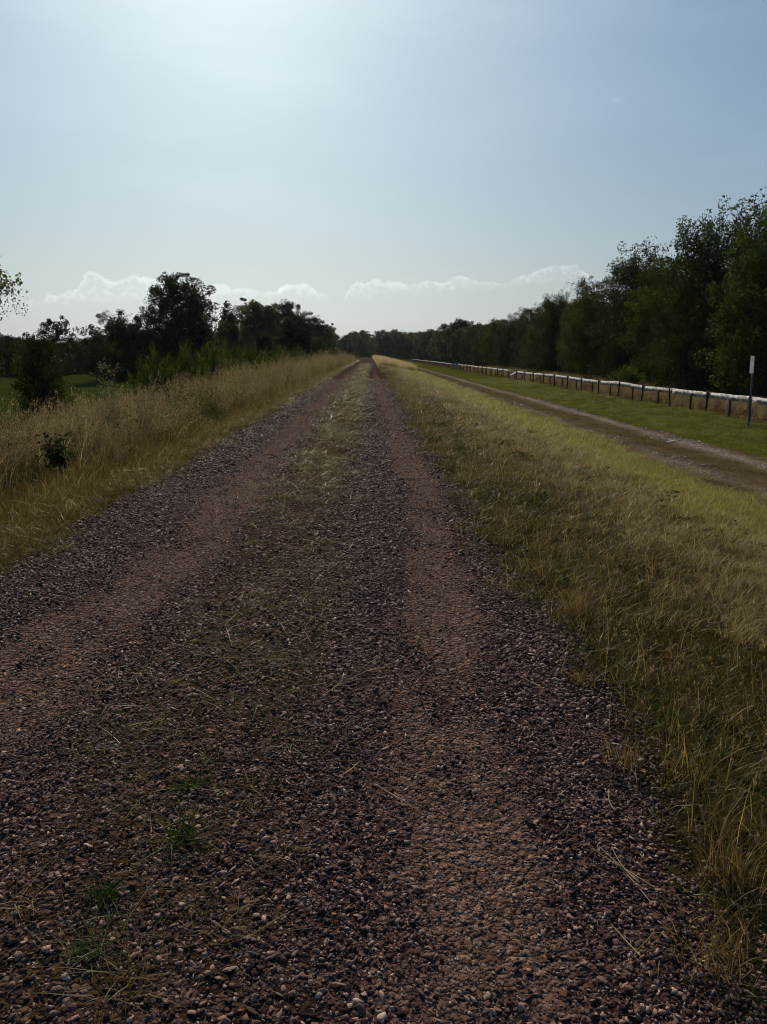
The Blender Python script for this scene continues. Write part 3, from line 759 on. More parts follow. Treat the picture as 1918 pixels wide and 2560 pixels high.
tree('round_tree', MG, (-11.6, 121, -1.5), 'smooth rounded almost black tree low in front of the domed trees')
for i, (x, y, s, lb) in enumerate(((-13.4, 190, 0.98, 'dark tree on the shoulder where the left wood slopes down to the track'),
                                   (-13.6, 235, 1.0, 'smaller looking tree at the right end of the left wood, before the far forest'),
                                   (-15.0, 112, 0.62, 'short dark tree between the tallest tree and the black rounded one'))):
    tree('round_tree', (MF, ME, MG)[i], (x, y, -1.5), lb, rz=1.3 + i, scale=(s, s, s * (0.95 if i < 2 else 1.2)))
MH = tree_meshes(611, 5.6, 4.8, 0.0, 'round', 240, 80, 0.17, 0.3, (M_GREY, M_BARK), 0.3, None, 0.1)
tree('shrub', MH, (-8.6, 128, -1.3), 'pale grey green bushy shrub at the foot of the left wood near the track', 'shrub')
tree('shrub', MH, (-10.0, 165, -1.3), 'grey green shrub behind the pale one, close to the end of the left wood', 'shrub', rz=2, scale=(1, 1, 0.9))

# broom-like shrubs at the foot of the left bank
def broom(seed, h, w, n, per):
    rg = np.random.RandomState(seed)
    V, F, C = [], [], []
    a = rg.uniform(0, 6.28, n); r = w / 2 * np.sqrt(rg.rand(n))
    top = np.stack([np.cos(a) * r, np.sin(a) * r, h * (0.55 + 0.45 * rg.rand(n)) * (1 - 0.45 * (2 * r / w) ** 2)], 1)
    root = np.stack([np.cos(a) * r * 0.3, np.sin(a) * r * 0.3, np.full(n, -0.05)], 1)
    P, D = [], []
    for i in range(n):
        t = rg.uniform(0.12, 1, per)[:, None]
        p = root[i] * (1 - t) + top[i] * t; p[:, :2] += (top[i] - root[i])[:2] * (t - t ** 1.5) * -0.3
        P.append(p + rg.normal(size=p.shape) * 0.05); d = (top[i] - root[i]) / h; D.append(np.tile(d * 1.6, (per, 1)))
    P = np.concatenate(P); D = np.concatenate(D)
    v, q = cards(rg, P, rg.uniform(0.09, 0.2, len(P)), 0.2, D, 0.45)
    c = np.repeat(np.exp(rg.normal(size=n) * 0.3), per)[:, None] * np.array([[1, 1, 0.9]]) * np.exp(rg.normal(size=(len(P), 1)) * 0.25)
    stems = [tube([root[i], root[i] * 0.5 + top[i] * 0.5, top[i]], [0.018, 0.012, 0.004], 4) for i in range(0, n, 3)]
    sv, sf, o_ = [], [], 0
    for x_, y_ in stems: sv.append(x_); sf.append(y_ + o_); o_ += len(x_)
    return mesh_np('stems', np.concatenate(sv), [np.concatenate(sf)], mat=M_BARK), mesh_np('foliage', v, [q], col=np.repeat(c, 4, 0), mat=M_LIGHT)
BR = [broom(640 + i, 2.9, 2.5, 130, 90) for i in range(3)]
def shrub(me, loc, label, s, rz):
    e = empty('broom_shrub', loc, rz); e.scale = (s[0] * 1.1, s[0] * 1.1, s[1] * 1.22)
    obj('stems', me[0], e); obj('foliage', me[1], e); tag(e, label, 'shrub', 'green shrubs at the foot of the left bank')
for i, (x, y, s, lb) in enumerate((
        (-8.1, 29.5, (0.85, 0.86), 'nearest green shrub of the left bank, behind pale dry stalks'),
        (-8.3, 35.5, (0.85, 0.98), 'second green shrub along the bank, below the tallest tree'),
        (-8.2, 41, (0.95, 1.03), 'bright green upright shrub under the right side of the tallest tree'),
        (-8.3, 47, (1.0, 1.0), 'dense green shrub in the middle of the bank row'),
        (-8.2, 54, (1.05, 1.02), 'green shrub below the narrow knobbly tree'),
        (-8.0, 62, (1.1, 0.98), 'green shrub below the broad domed tree'),
        (-7.9, 72, (1.1, 1.0), 'small looking green shrub toward the far end of the bank row'),
        (-7.9, 85, (1.2, 1.05), 'last green shrub of the bank row, in front of the black rounded tree'))):
    shrub(BR[i % 3], (x, y, gz(x, y)), lb, s, i * 1.7)

# right hand wood: a row of birches and poplars with a second row behind
RV = [tree_meshes(700, 13.0, 8.6, 0.0, 'birch', 620, 80, 0.15, 0.36, (M_MID, M_BARK), 0.35, np.array([[0, 0, -0.5]]), 0.2, shell=0.45),
      tree_meshes(701, 13.6, 8.0, 0.0, 'alder', 640, 80, 0.15, 0.36, (M_DARK, M_BARK), 0.3, None, 0.2, shell=0.45),
      tree_meshes(702, 11.5, 9.0, 0.0, 'birch', 620, 80, 0.15, 0.36, (M_DARK, M_BARK), 0.3, np.array([[0, 0, -0.5]]), 0.2, shell=0.45),
      tree_meshes(703, 11.0, 8.2, 0.0, 'round', 600, 80, 0.145, 0.36, (M_MID, M_BARK), 0.3, None, 0.18, tint=(1.25, 1.1, 0.7), shell=0.45),
      tree_meshes(704, 12.0, 6.6, 0.0, 'column', 520, 80, 0.15, 0.34, (M_GREY, M_BARK), 0.25, None, 0.18, shell=0.45)]
front = [  # x, y, variant, height factor, label
    (27.2, 45, 1, 0.9, 'near black tree at the right edge of the photo, behind the sign'),
    (26.0, 51, 0, 0.91, 'tall tree with a pointed spire top nearest the right edge'),
    (27.0, 57, 2, 1.13, 'broad dark tree below the dip between the two tallest spires'),
    (25.6, 62, 0, 1.0, 'tall tree with the second highest spire, yellow green on its left side'),
    (26.2, 69, 3, 1.0, 'rounded yellow green tree with lighter leaves left of the spired trees'),
    (25.6, 75, 2, 1.08, 'dark tree with a twiggy pointed top in the middle of the right wood'),
    (26.4, 82, 1, 0.86, 'slim dark tree just left of the twiggy topped one'),
    (25.4, 89, 3, 0.88, 'lower bushy olive green tree standing out in front of the row'),
    (26.4, 97, 4, 0.94, 'bluish grey green tree where the skyline steps down'),
    (25.6, 108, 0, 0.83, 'dark cone shaped tree rising before the lower trees'),
    (25.2, 117, 4, 0.72, 'pale grey green slender tree with a narrow pointed top'),
    (26.0, 127, 1, 0.74, 'dark narrow tree beside the pale slender one'),
    (25.8, 140, 2, 0.80, 'broad tree with a flat loose top, far half of the right wood'),
    (25.6, 156, 3, 0.86, 'rounded glossy tree standing apart in the far half of the right row'),
    (26.0, 176, 0, 0.70, 'small looking conical tree beyond the rounded glossy one'),
    (26.4, 198, 2, 0.86, 'distant rounded tree near the kink in the fence')]
for i, (x, y, vr, s, lb) in enumerate(front):
    tree(('birch', 'poplar', 'birch', 'willow', 'poplar')[vr], RV[vr], (x, y, -1.25), lb, group='front row of the right hand wood', rz=i * 2.1, scale=(1.02, 1.02, s))
rg = np.random.RandomState(77)
for i in range(24):
    y = 40 + i * 6.4 + rg.uniform(-1, 1); x = 31.5 + rg.uniform(-1.2, 2.5)
    vr = (1, 2, 0, 4)[i % 4]
    tree(('birch', 'poplar', 'birch', 'willow', 'poplar')[vr], RV[vr], (x, y, -1.25), 'dark tree standing behind the front row of the right hand wood', group='trees behind the front row', rz=i * 1.3, scale=(1, 1, rg.uniform(0.66, 0.9)))
rg = np.random.RandomState(78)
for i in range(8):
    y = 37 + i * 7 + rg.uniform(-1, 1)
    vr = (2, 1)[i % 2]
    tree(('birch', 'poplar', 'birch')[vr], RV[vr], (37.5 + rg.uniform(-1, 1), y, -1.25), 'dark tree deepest inside the right hand wood', group='trees deep in the right wood', rz=i * 1.9, scale=(1, 1, 0.8))
e = empty('broom_shrub', (21.8, 66, -1.25), 0.4); e.scale = (1.35, 1.35, 0.75)
obj('stems', BR[0][0], e); obj('foliage', BR[0][1], e); tag(e, 'bright green low shrub on the dry meadow behind the fence', 'shrub')

# far woods: one mass
def far_wood():
    rg = np.random.RandomState(90)
    P, S = [], []
    def add(x, y, z, s): P.append((x, y, z)); S.append(s)
    for i in range(150):                                    # forest across the end of the track
        add(rg.uniform(-190, 190), 520 + rg.uniform(0, 60), -1.5, rg.uniform(0.95, 1.3))
    for i in range(60):
        add(rg.uniform(-75, 26), 410 + rg.uniform(0, 90), -1.5, rg.uniform(0.7, 0.95))
    for i in range(90):                                     # continuation of the right row
        y = 205 + 330 * (i / 90.) + rg.uniform(-3, 3)
        add(26.5 + rg.uniform(0, 9) + 2 * math.sin(y * 0.05), y, -1.3, rg.uniform(0.62, 0.82) * (1 + 0.12 * math.sin(y * 0.11)))
    for i in range(46):                                     # continuation of the left wood
        y = 250 + rg.uniform(0, 260)
        add(-14 - rg.uniform(0, 30), y, -1.5, rg.uniform(0.55, 0.8))
    for i in range(70):                                     # low hedges and copses beyond the left field
        add(rg.uniform(-190, -46), 165 + rg.uniform(0, 120), -1.6, rg.uniform(0.3, 0.48))
    for i in range(40):
        add(rg.uniform(-75, -30), 110 + rg.uniform(0, 40), -1.6, rg.uniform(0.26, 0.4))
    src = source_collection('far_tree_source', [m for v in (810, 811, 812, 813) for m in tree_meshes(v, 15, 13, 0.0, ('round', 'alder')[v % 2], 260, 46, 0.5, 0.7, (M_DARK if v % 2 else M_GREY, M_BARK), 0.3)[1:]])
    n = len(P)
    S = np.array(S)
    return scatter('far_woodland', P, np.stack([np.zeros(n), np.zeros(n), rg.uniform(0, 6.28, n)], 1), np.stack([S, S, S], 1), src, 4, rg)
tag(far_wood(), 'distant dark woodland closing off the horizon beyond the end of the track', 'woodland', kind='stuff')

# undergrowth under the right hand wood
def under():
    rg = np.random.RandomState(91)
    n = 150
    P = np.stack([rg.uniform(25.5, 40, n), rg.uniform(34, 200, n), np.full(n, -1.25)], 1)
    s = rg.uniform(0.22, 0.38, n)
    src = source_collection('undergrowth_source', [tree_meshes(820, 8, 9, 0.0, 'round', 150, 50, 0.4, 0.6, (M_DARK, M_BARK), 0.3)[1]])
    return scatter('undergrowth', P, np.stack([np.zeros(n), np.zeros(n), rg.uniform(0, 6.28, n)], 1), np.stack([s] * 3, 1), src, 1, rg)
tag(under(), 'dark undergrowth filling the foot of the right hand wood', 'undergrowth', kind='stuff')

# ------------------------------------------------------------------ fence
def board_material():
    nt = NT('whitewashed_board')
    tc = nt.n('ShaderNodeTexCoord'); P = tc.outputs['Object']
    a = noise(nt, mapping(nt, P, (1, 0.9, 2.6)), 3.2, 6, 0.7)
    b_ = noise(nt, mapping(nt, P, (1, 0.15, 6)), 14, 5, 0.7)
    m = math_(nt, 'ADD', math_(nt, 'MULTIPLY', a, 0.75), math_(nt, 'MULTIPLY', b_, 0.25))
    c = ramp(nt, m, [(0.41, (0.07, 0.07, 0.07)), (0.49, (0.28, 0.27, 0.265)), (0.57, (0.7, 0.67, 0.63))])
    bs = nt.n('ShaderNodeBsdfPrincipled'); bs.inputs['Roughness'].default_value = 0.75
    nt.l(c, bs.inputs['Base Color'])
    bp = nt.n('ShaderNodeBump'); bp.inputs['Strength'].default_value = 0.4; bp.inputs['Distance'].default_value = 0.01
    nt.l(b_, bp.inputs['Height']); nt.l(bp.outputs[0], bs.inputs['Normal'])
    nt.l(bs.outputs[0], nt.out.inputs[0])
    return nt.m
M_BOARD = board_material()
M_POST = simple_material('weathered_post', (0.03, 0.022, 0.016), (0.085, 0.062, 0.045), 12, 0.9, 0.5, (1, 1, 0.2))

def box_bm(bm, x0, x1, y0, y1, z0, z1):
    vs = [bm.verts.new(p) for p in ((x0, y0, z0), (x1, y0, z0), (x1, y1, z0), (x0, y1, z0), (x0, y0, z1), (x1, y0, z1), (x1, y1, z1), (x0, y1, z1))]
    for f in ((0, 3, 2, 1), (4, 5, 6, 7), (0, 1, 5, 4), (1, 2, 6, 5), (2, 3, 7, 6), (3, 0, 4, 7)): bm.faces.new([vs[i] for i in f])

def board_mesh(L, hgt, th, seed):
    """sawn slab with wavy edges, along +Y, centred at origin height"""
    rg = np.random.RandomState(seed); n = 11
    y = np.linspace(0, L, n)
    top = hgt / 2 + rg.normal(size=n) * 0.004 + 0.008 * np.sin(y * 2 + seed); bot = -hgt / 2 + rg.normal(size=n) * 0.004 + 0.006 * np.sin(y * 1.5 + seed * 2)
    bow = 0.006 * np.sin(y / L * 3.14 + seed)
    V = []
    for i in range(n): V += [(-th / 2 + bow[i], y[i], bot[i]), (th / 2 + bow[i], y[i], bot[i]), (th / 2 + bow[i], y[i], top[i]), (-th / 2 + bow[i], y[i], top[i])]
    F = [[0, 1, 2, 3], [4 * n - 1, 4 * n - 2, 4 * n - 3, 4 * n - 4]]
    for i in range(n - 1):
        a = 4 * i; b = a + 4
        for k in range(4): F.append([a + k, b + k, b + (k + 1) % 4, a + (k + 1) % 4])
    return mesh_np('rail_board', np.array(V), [np.array(F)], mat=M_BOARD)

def post_mesh(h, seed):
    rg = np.random.RandomState(seed)
    z = np.array([-0.35, 0.0, h * 0.5, h * 0.92, h])
    pts = np.stack([rg.normal(size=5) * 0.008, rg.normal(size=5) * 0.008, z], 1)
    V, F = tube(pts, np.array([0.058, 0.058, 0.054, 0.052, 0.038]) * rg.uniform(0.9, 1.15), 8)
    top = list(range(len(V) - 8, len(V)))
    return mesh_np('post', V, [F, np.array([top])], mat=M_POST, smooth=False)

FX, PITCH = 16.45, 2.24
BV = [board_mesh(PITCH * 2 + 0.1, 0.26, 0.022, 900 + i) for i in range(7)]
PV_T = [post_mesh(1.03, 920 + i) for i in range(5)]
PV_S = [post_mesh(0.86, 930 + i) for i in range(5)]
def fence(y0, npost, label, seed, droop=None):
    rg = np.random.RandomState(seed)
    root = empty('rail_fence', (FX, y0, -1.2))
    for i in range(npost):
        tall = i % 2 == 0
        me = (PV_T if tall else PV_S)[rg.randint(0, 5)]
        o = obj('post', me, root, (-0.085 if tall else 0.085, i * PITCH + rg.uniform(-0.12, 0.12), 0))
        o.rotation_euler = (rg.normal() * 0.035, rg.normal() * 0.04, rg.uniform(0, 6))
    y = 0.0; k = 0
    lift = 0.86 + rg.normal() * 0.02
    while y < (npost - 1) * PITCH - 0.5:
        nxt = 0.86 + rg.normal() * 0.035
        o = obj('rail_board', BV[rg.randint(0, 7)], root, (0.0 if k % 2 else 0.012, y - 0.05, lift))
        ax = math.atan2(nxt - lift, PITCH * 2)
        o.rotation_euler = (ax, rg.normal() * 0.03, 0)
        if droop == k:
            o.rotation_euler = (-0.13, 0.05, 0.0); o.location.x -= 0.06; o.location.z += 0.02
        lift = nxt; y += PITCH * 2; k += 1
    return tag(root, label, 'fence')
fence(33.0 - 4 * PITCH, 55, 'nearer stretch of low white board fence on dark posts, up to the gate', 41, droop=14)
fence(33.0 - 4 * PITCH + 55 * PITCH + 1.0, 70, 'far stretch of low white board fence running on beyond the small gate', 43)

# small gate standing between the two stretches
g = empty('field_gate', (FX - 0.25, 33.0 - 4 * PITCH + 54 * PITCH + 1.6, -1.2))
for dx in (-0.75, 0.75):
    obj('gate_post', post_mesh(1.25, 950 + int(dx > 0)), g, (dx, 0, 0))
for z in (0.35, 0.72, 1.08):
    me = board_mesh(1.75, 0.2, 0.04, 960 + int(z * 10))
    o = obj('gate_board', me, g, (0.87, -0.085, z)); o.rotation_euler = (0, 0, R(90))
tag(g, 'small gate of three short white boards where the fence stretches meet', 'gate')

# thin pale stakes leaning on the fence
M_STAKE = simple_material('pale_stake', (0.2, 0.16, 0.11), (0.36, 0.3, 0.22), 14, 0.8, 0.3, (1, 1, 0.2))
for (y, ln_, lb) in ((32.55, 0.22, 'thin pale stake leaning beside the fence post behind the sign'), (34.9, -0.03, 'thin pale stake upright at the next fence post left of the sign')):
    V, F = tube([(0, 0, -0.1), (0, 0.01, 0.4), (0, 0, 0.85)], [0.022, 0.02, 0.016], 6)
    o = obj('stake', mesh_np('stake', V, [F, np.array([list(range(len(V) - 6, len(V)))])], mat=M_STAKE), None, (FX - 0.2, y, -1.2)); o.rotation_euler = (0, ln_, 0)
    tag(o, lb, 'stake')

# ------------------------------------------------------------------ sign
M_PLATE = simple_material('grey_plate', (0.30, 0.34, 0.34), (0.40, 0.44, 0.44), 5, 0.5, 0.05)
M_PMARK = simple_material('faded_marking', (0.13, 0.16, 0.17), (0.18, 0.2, 0.21), 20, 0.6, 0)
M_STEEL = simple_material('dull_steel', (0.05, 0.06, 0.065), (0.09, 0.1, 0.11), 15, 0.5, 0.1, metal=0.3)
sg = empty('sign_post', (15.0, 30.3, -1.2), 0)
sg.rotation_euler = (R(1.0), R(-1.5), 0)
V, F = tube([(0, 0, -0.3), (0, 0, 1.3), (0, 0, 2.72)], [0.034, 0.034, 0.034], 12)
obj('pole', mesh_np('pole', V, [F, np.array([list(range(24, 36))])], mat=M_STEEL, smooth=True), sg)
def plate(w, h, r, th):
    bm = bmesh.new(); pts = []
    for cx, cz, a0 in ((w / 2 - r, h / 2 - r, 0), (-w / 2 + r, h / 2 - r, 90), (-w / 2 + r, -h / 2 + r, 180), (w / 2 - r, -h / 2 + r, 270)):
        for k in range(6):
            a = R(a0 + 18 * k); pts.append((0, cx + r * math.cos(a), cz + r * math.sin(a)))
    f = bm.faces.new([bm.verts.new(p) for p in pts])
    ex = bmesh.ops.extrude_face_region(bm, geom=[f])
    bmesh.ops.translate(bm, verts=[e_ for e_ in ex['geom'] if isinstance(e_, bmesh.types.BMVert)], vec=(th, 0, 0))
    bmesh.ops.recalc_face_normals(bm, faces=bm.faces[:])
    me = bpy.data.meshes.new('plate'); bm.to_mesh(me); bm.free(); return me
pm = plate(0.40, 0.66, 0.045, 0.004); pm.materials.append(M_PLATE)
pl = obj('plate', pm, sg, (-0.045, 0.0, 2.40)); pl.rotation_euler = (0, 0, R(-6))
bm = bmesh.new()
for k in range(20):                                    # oval emblem ring
    a0, a1 = k * math.pi / 10, (k + 1) * math.pi / 10
    q = [(0, s * 0.075 * math.cos(a), 0.245 + s * 0.035 * math.sin(a)) for s, a in ((1, a0), (1, a1), (0.7, a1), (0.7, a0))]
    bm.faces.new([bm.verts.new(p) for p in q])
for (z, a, b) in ((0.175, -0.14, 0.13), (0.155, -0.12, 0.1), (-0.23, -0.1, 0.12)):   # worn lines of unreadable print
    y = a
    rr = random.Random(int(z * 100))
    while y < b:
        w = rr.uniform(0.012, 0.04); bm.faces.new([bm.verts.new(p) for p in ((0, y, z), (0, y + w, z), (0, y + w, z + 0.011), (0, y, z + 0.011))]); y += w + 0.008
me = bpy.data.meshes.new('lettering'); bm.to_mesh(me); bm.free(); me.materials.append(M_PMARK)
obj('lettering', me, pl, (-0.0025, 0, 0))
for z in (0.2, -0.2):
    bm = bmesh.new(); bmesh.ops.create_cone(bm, cap_ends=True, segments=10, radius1=0.045, radius2=0.045, depth=0.03)
    me = bpy.data.meshes.new('clamp'); bm.to_mesh(me); bm.free(); me.materials.append(M_STEEL); obj('clamp', me, sg, (0, 0, 2.40 + z))
tag(sg, 'small upright grey sign plate on a thin dark pole in front of the white fence', 'sign')

# ------------------------------------------------------------------ tall weeds, tufts, straws
M_WEED = leaf_material('weed_leaf', (1, 1, 1), trans=0.35, rough=0.6, spec=0.015, warm=(1.1, 1.1, 0.8), rnd=0.1)
def weed_meshes(seed, h, leafy=1.0, c0=(0.2, 0.21, 0.135), stems=3):
    rg = np.random.RandomState(seed)
    sp, LP, LD, LS = [], [], [], []
    for s in range(stems):
        hh = h * rg.uniform(0.7, 1.0) if s else h
        ln = rg.normal(size=2) * 0.09
        t = np.linspace(0, 1, 8)
        r0 = rg.normal(size=2) * 0.05
        pts = np.stack([r0[0] + ln[0] * hh * t ** 1.6, r0[1] + ln[1] * hh * t ** 1.6, hh * t - 0.02], 1)
        pts[-2:, 0] += np.array([0.01, 0.05]) * rg.choice([-1, 1])
        sp.append(tube(pts, 0.006 * (1 - 0.75 * t) + 0.001, 5))
        nb = int(34 * leafy * hh)
        for k in range(nb):
            tt = rg.uniform(0.18, 1.0); base = np.array([np.interp(tt, t, pts[:, q]) for q in range(3)])
            a = rg.uniform(0, 6.28); ln_b = 0.22 * hh * (1.05 - tt) * rg.uniform(0.5, 1) + 0.02
            d = np.array([math.cos(a), math.sin(a), 1.1])
            nl = rg.randint(3, 8)
            u = rg.uniform(0.15, 1, nl)[:, None]
            LP.append(base + d * ln_b * u + rg.normal(size=(nl, 3)) * 0.008); LD.append(np.tile(np.array([math.cos(a), math.sin(a), 0.3]), (nl, 1))); LS.append(rg.uniform(0.022, 0.055, nl))
            if k % 3 == 0: sp.append(tube([base, base + d * ln_b], [0.0025, 0.001], 4))
    V, F, o_ = [], [], 0
    for a, b in sp: V.append(a); F.append(b + o_); o_ += len(a)
    Vs = np.concatenate(V)
    stem = mesh_np('stem', Vs, [np.concatenate(F)], col=np.tile([[0.14, 0.1, 0.05]], (len(Vs), 1)), mat=M_WEED)
    P = np.concatenate(LP)
    v, q = cards(rg, P, np.concatenate(LS), 0.34, np.concatenate(LD) * 1.3, 0.7)
    c = np.array([c0]) * np.exp(rg.normal(size=(len(P), 1)) * 0.3)
    return stem, mesh_np('leaves', v, [q], col=np.repeat(c, 4, 0), mat=M_WEED)
WV = [weed_meshes(1000 + i, 1.6, 1.0) for i in range(3)] + [weed_meshes(1010 + i, 1.3, 0.7, (0.2, 0.15, 0.11), 4) for i in range(2)]
def weed(i, x, y, s, lb):
    e = empty('tall_weed', (x, y, gz(x, y)), i * 1.1); e.scale = (s * 0.95, s * 0.95, s)
    obj('stem', WV[i % 5][0], e); obj('leaves', WV[i % 5][1], e); tag(e, lb, 'weed', 'tall weeds in the left bank grass')
weeds = [(0, -5.3, 15.8, 1.16, 'tallest grey green weed stalk, rising in front of the medium dark tree'),
         (1, -5.25, 13.9, 0.86, 'grey green branching weed right of the lone bush'),
         (2, -5.0, 14.2, 0.72, 'leafy pale weed between the bush and the tallest weed'),
         (0, -5.0, 15.2, 0.82, 'pale weed stalk with a nodding tip in the middle of the grass bank'),
         (3, -4.8, 16.6, 0.95, 'brownish grey weed clump in the middle of the left bank'),
         (1, -4.85, 17.4, 0.86, 'silvery weed standing just above the bank grass'),
         (4, -4.6, 15.6, 0.9, 'dry twiggy weed on the track side of the tall grass'),
         (2, -5.2, 20.5, 0.98, 'pale weed in front of the nearest green shrub'),
         (3, -4.9, 43.0, 1.15, 'grey dry weed patch standing dark in the far reddish grass'),
         (4, -4.6, 45.0, 1.2, 'second grey dry weed beside the dark patch in the far grass'),
         (1, -6.6, 14.2, 0.95, 'green leafy weed at the left edge, in front of the lone bush'),
         (4, -5.6, 12.2, 0.8, 'reddish brown dock-like weed near the left edge')]
for w_ in weeds: weed(*w_)

# dark leafy plant at the front of the left bank
def leafy_plant(seed):
    rg = np.random.RandomState(seed); sp, P, S = [], [], []
    for k in range(26):
        a = rg.uniform(0, 6.28); r = rg.uniform(0.05, 0.27); hh = rg.uniform(0.25, 0.62)
        tip = np.array([math.cos(a) * r, math.sin(a) * r, hh]); sp.append(tube([(0, 0, 0), tip * np.array([.4, .4, .6]), tip], [0.007, 0.005, 0.002], 4))
        for q in range(16):
            u = rg.uniform(0.35, 1.05); P.append(tip * np.array([u, u, u]) + rg.normal(size=3) * 0.035); S.append(rg.uniform(0.05, 0.1))
    V, F, o_ = [], [], 0
    for a, b in sp: V.append(a); F.append(b + o_); o_ += len(a)
    V = np.concatenate(V); P = np.array(P)
    v, q = cards(rg, P, np.array(S), 0.6, None, 1.0)
    c = np.array([[0.02, 0.04, 0.014]]) * np.exp(rg.normal(size=(len(P), 1)) * 0.3)
    return (mesh_np('stem', V, [np.concatenate(F)], col=np.tile([[0.04, 0.035, 0.02]], (len(V), 1)), mat=M_WEED), mesh_np('leaves', v, [q], col=np.repeat(c, 4, 0), mat=M_WEED))
lp = leafy_plant(1030)
e = empty('leafy_plant', (-4.72, 11.7, gz(-4.72, 11.7))); obj('stem', lp[0], e); obj('leaves', lp[1], e)
tag(e, 'dark green broad leaved plant in the dry grass of the left bank', 'plant')

# tufts rooted in the gravel
def tuft_mesh(seed, n, rad, h0, h1, cols, lean=1.0):
    rg = np.random.RandomState(seed)
    V, F, C = blades(rg, n, rad, h0, h1, 0.003, 0.006, (0, 0), lean, 1.4, cols)[:3]
    return mesh_np('tuft', V, F, col=C, mat=M_GRASS)
DG = [(0.03, 0.06, 0.014), (0.045, 0.08, 0.016), (0.025, 0.05, 0.012)]
for i, (x, y, n, h, cols, lb) in enumerate((
        (-0.79, 1.99, 90, 0.075, DG, 'dense dark green grass tuft in the gravel, upper of the pair at lower left'),
        (-0.75, 1.79, 70, 0.06, DG + OLIVE[:1], 'olive green grass tuft in the gravel, lower of the pair at lower left'),
        (-0.62, 2.28, 70, 0.08, DG + GREEN[:1], 'spreading green tuft with one long curved blade in the gravel'),
        (-0.66, 2.60, 60, 0.08, DG + GREEN[:1], 'small green tuft farther up the gravel above the spreading one'),
        (-1.02, 1.98, 45, 0.07, STRAW, 'flattened straw coloured tuft left of the dark green one'),
        (-0.40, 1.86, 40, 0.05, STRAW + OLIVE[1:2], 'short straw tuft on the gravel right of the dark green pair'),
        (-0.62, 1.68, 55, 0.06, STRAW + OLIVE[1:2], 'dry straw tuft nearest the bottom of the photo'))):
    o = obj('grass_tuft', tuft_mesh(1050 + i, n, 0.045 + 0.01 * (i > 3), h * 0.6, h * 1.5, cols, 0.9 if i < 4 else 1.5), None, (x, y, float(track_z(np.array([x]), np.array([y]))[0]) + 0.005))
    tag(o, lb, 'grass tuft', 'tufts rooted in the gravel')

def dry_clump(seed, n, h):
    rg = np.random.RandomState(seed)
    V, F, C = blades(rg, n, 0.07, h * 0.5, h, 0.002, 0.0042, (-0.05, 0), 0.45, 1.6, [(0.19, 0.12, 0.045), (0.22, 0.145, 0.06), (0.28, 0.2, 0.095), (0.14, 0.08, 0.03)])[:3]
    return mesh_np('clump', V, F, col=C, mat=M_GRASS)
for i, (x, y, n, h, lb) in enumerate((
        (1.10, 2.10, 80, 0.26, 'rust coloured grass clump on the gravel edge at lower right'),
        (0.92, 1.72, 60, 0.17, 'low rusty grass clump nearest the bottom right corner'),
        (1.30, 4.60, 130, 0.30, 'upright tawny grass clump bulging at the track edge halfway up the right verge'),
        (0.98, 2.72, 70, 0.17, 'small yellowish clump on the gravel edge above the rust coloured one'),
        (1.05, 3.55, 60, 0.14, 'tawny clump at the corner where the grass juts into the gravel'))):
    o = obj('grass_clump', dry_clump(1070 + i, n, h), None, (x, y, gz(x, y) + (0.05 if x < 1.0 else 0.01))); tag(o, lb, 'grass clump', 'tawny clumps along the right gravel edge')

def straw(seed, L, k=1):
    rg = np.random.RandomState(seed); V, F, o_ = [], [], 0
    for q in range(k):
        a = rg.normal() * 0.25 * (q > 0); ln_ = L * (1 if q == 0 else rg.uniform(0.5, 0.9)); b = rg.normal() * 0.12
        t = np.linspace(-0.5, 0.5, 6)
        pts = np.stack([np.sin(a) * t * ln_ + b * (t ** 2) * ln_, np.cos(a) * t * ln_ + (q > 0) * 0.02, 0.012 + 0.012 * np.abs(t) + 0.004 * q], 1)
        v, f = tube(pts, np.array([0.0012, 0.0018, 0.0019, 0.0018, 0.0016, 0.001]), 5); V.append(v); F.append(f + o_); o_ += len(v)
    V = np.concatenate(V)
    return mesh_np('straw', V, [np.concatenate(F)], col=np.tile([[0.5, 0.4, 0.26]], (len(V), 1)), mat=M_GRASS)
for i, (x, y, L, rz, k, lb) in enumerate((
        (0.79, 2.10, 0.27, 0.28, 4, 'bundle of pale forked straws lying on the gravel at lower right'),
        (0.79, 3.50, 0.17, 0.55, 1, 'pale straw on the gravel beside the jutting grass corner'),
        (0.07, 2.57, 0.17, 0.75, 1, 'thin straw slanting across the middle of the gravel'),
        (-0.18, 3.44, 0.18, -0.5, 1, 'slightly curved pale straw in the middle of the track, farthest up'),
        (0.86, 2.50, 0.13, -0.15, 1, 'short upright looking straw near the right grass edge'),
        (0.70, 1.82, 0.12, 0.35, 1, 'short pale straw below the forked bundle'),
        (-1.13, 3.27, 0.19, 1.5, 1, 'straw lying crosswise on the left half of the track'),
        (-0.08, 2.72, 0.13, -0.6, 1, 'short straw just left of the middle of the gravel'))):
    o = obj('dry_straw', straw(1090 + i, L, k), None, (x, y, float(track_z(np.array([x]), np.array([y]))[0]) + 0.012)); o.rotation_euler = (0, 0, rz); tag(o, lb, 'straw', 'straws lying on the gravel')

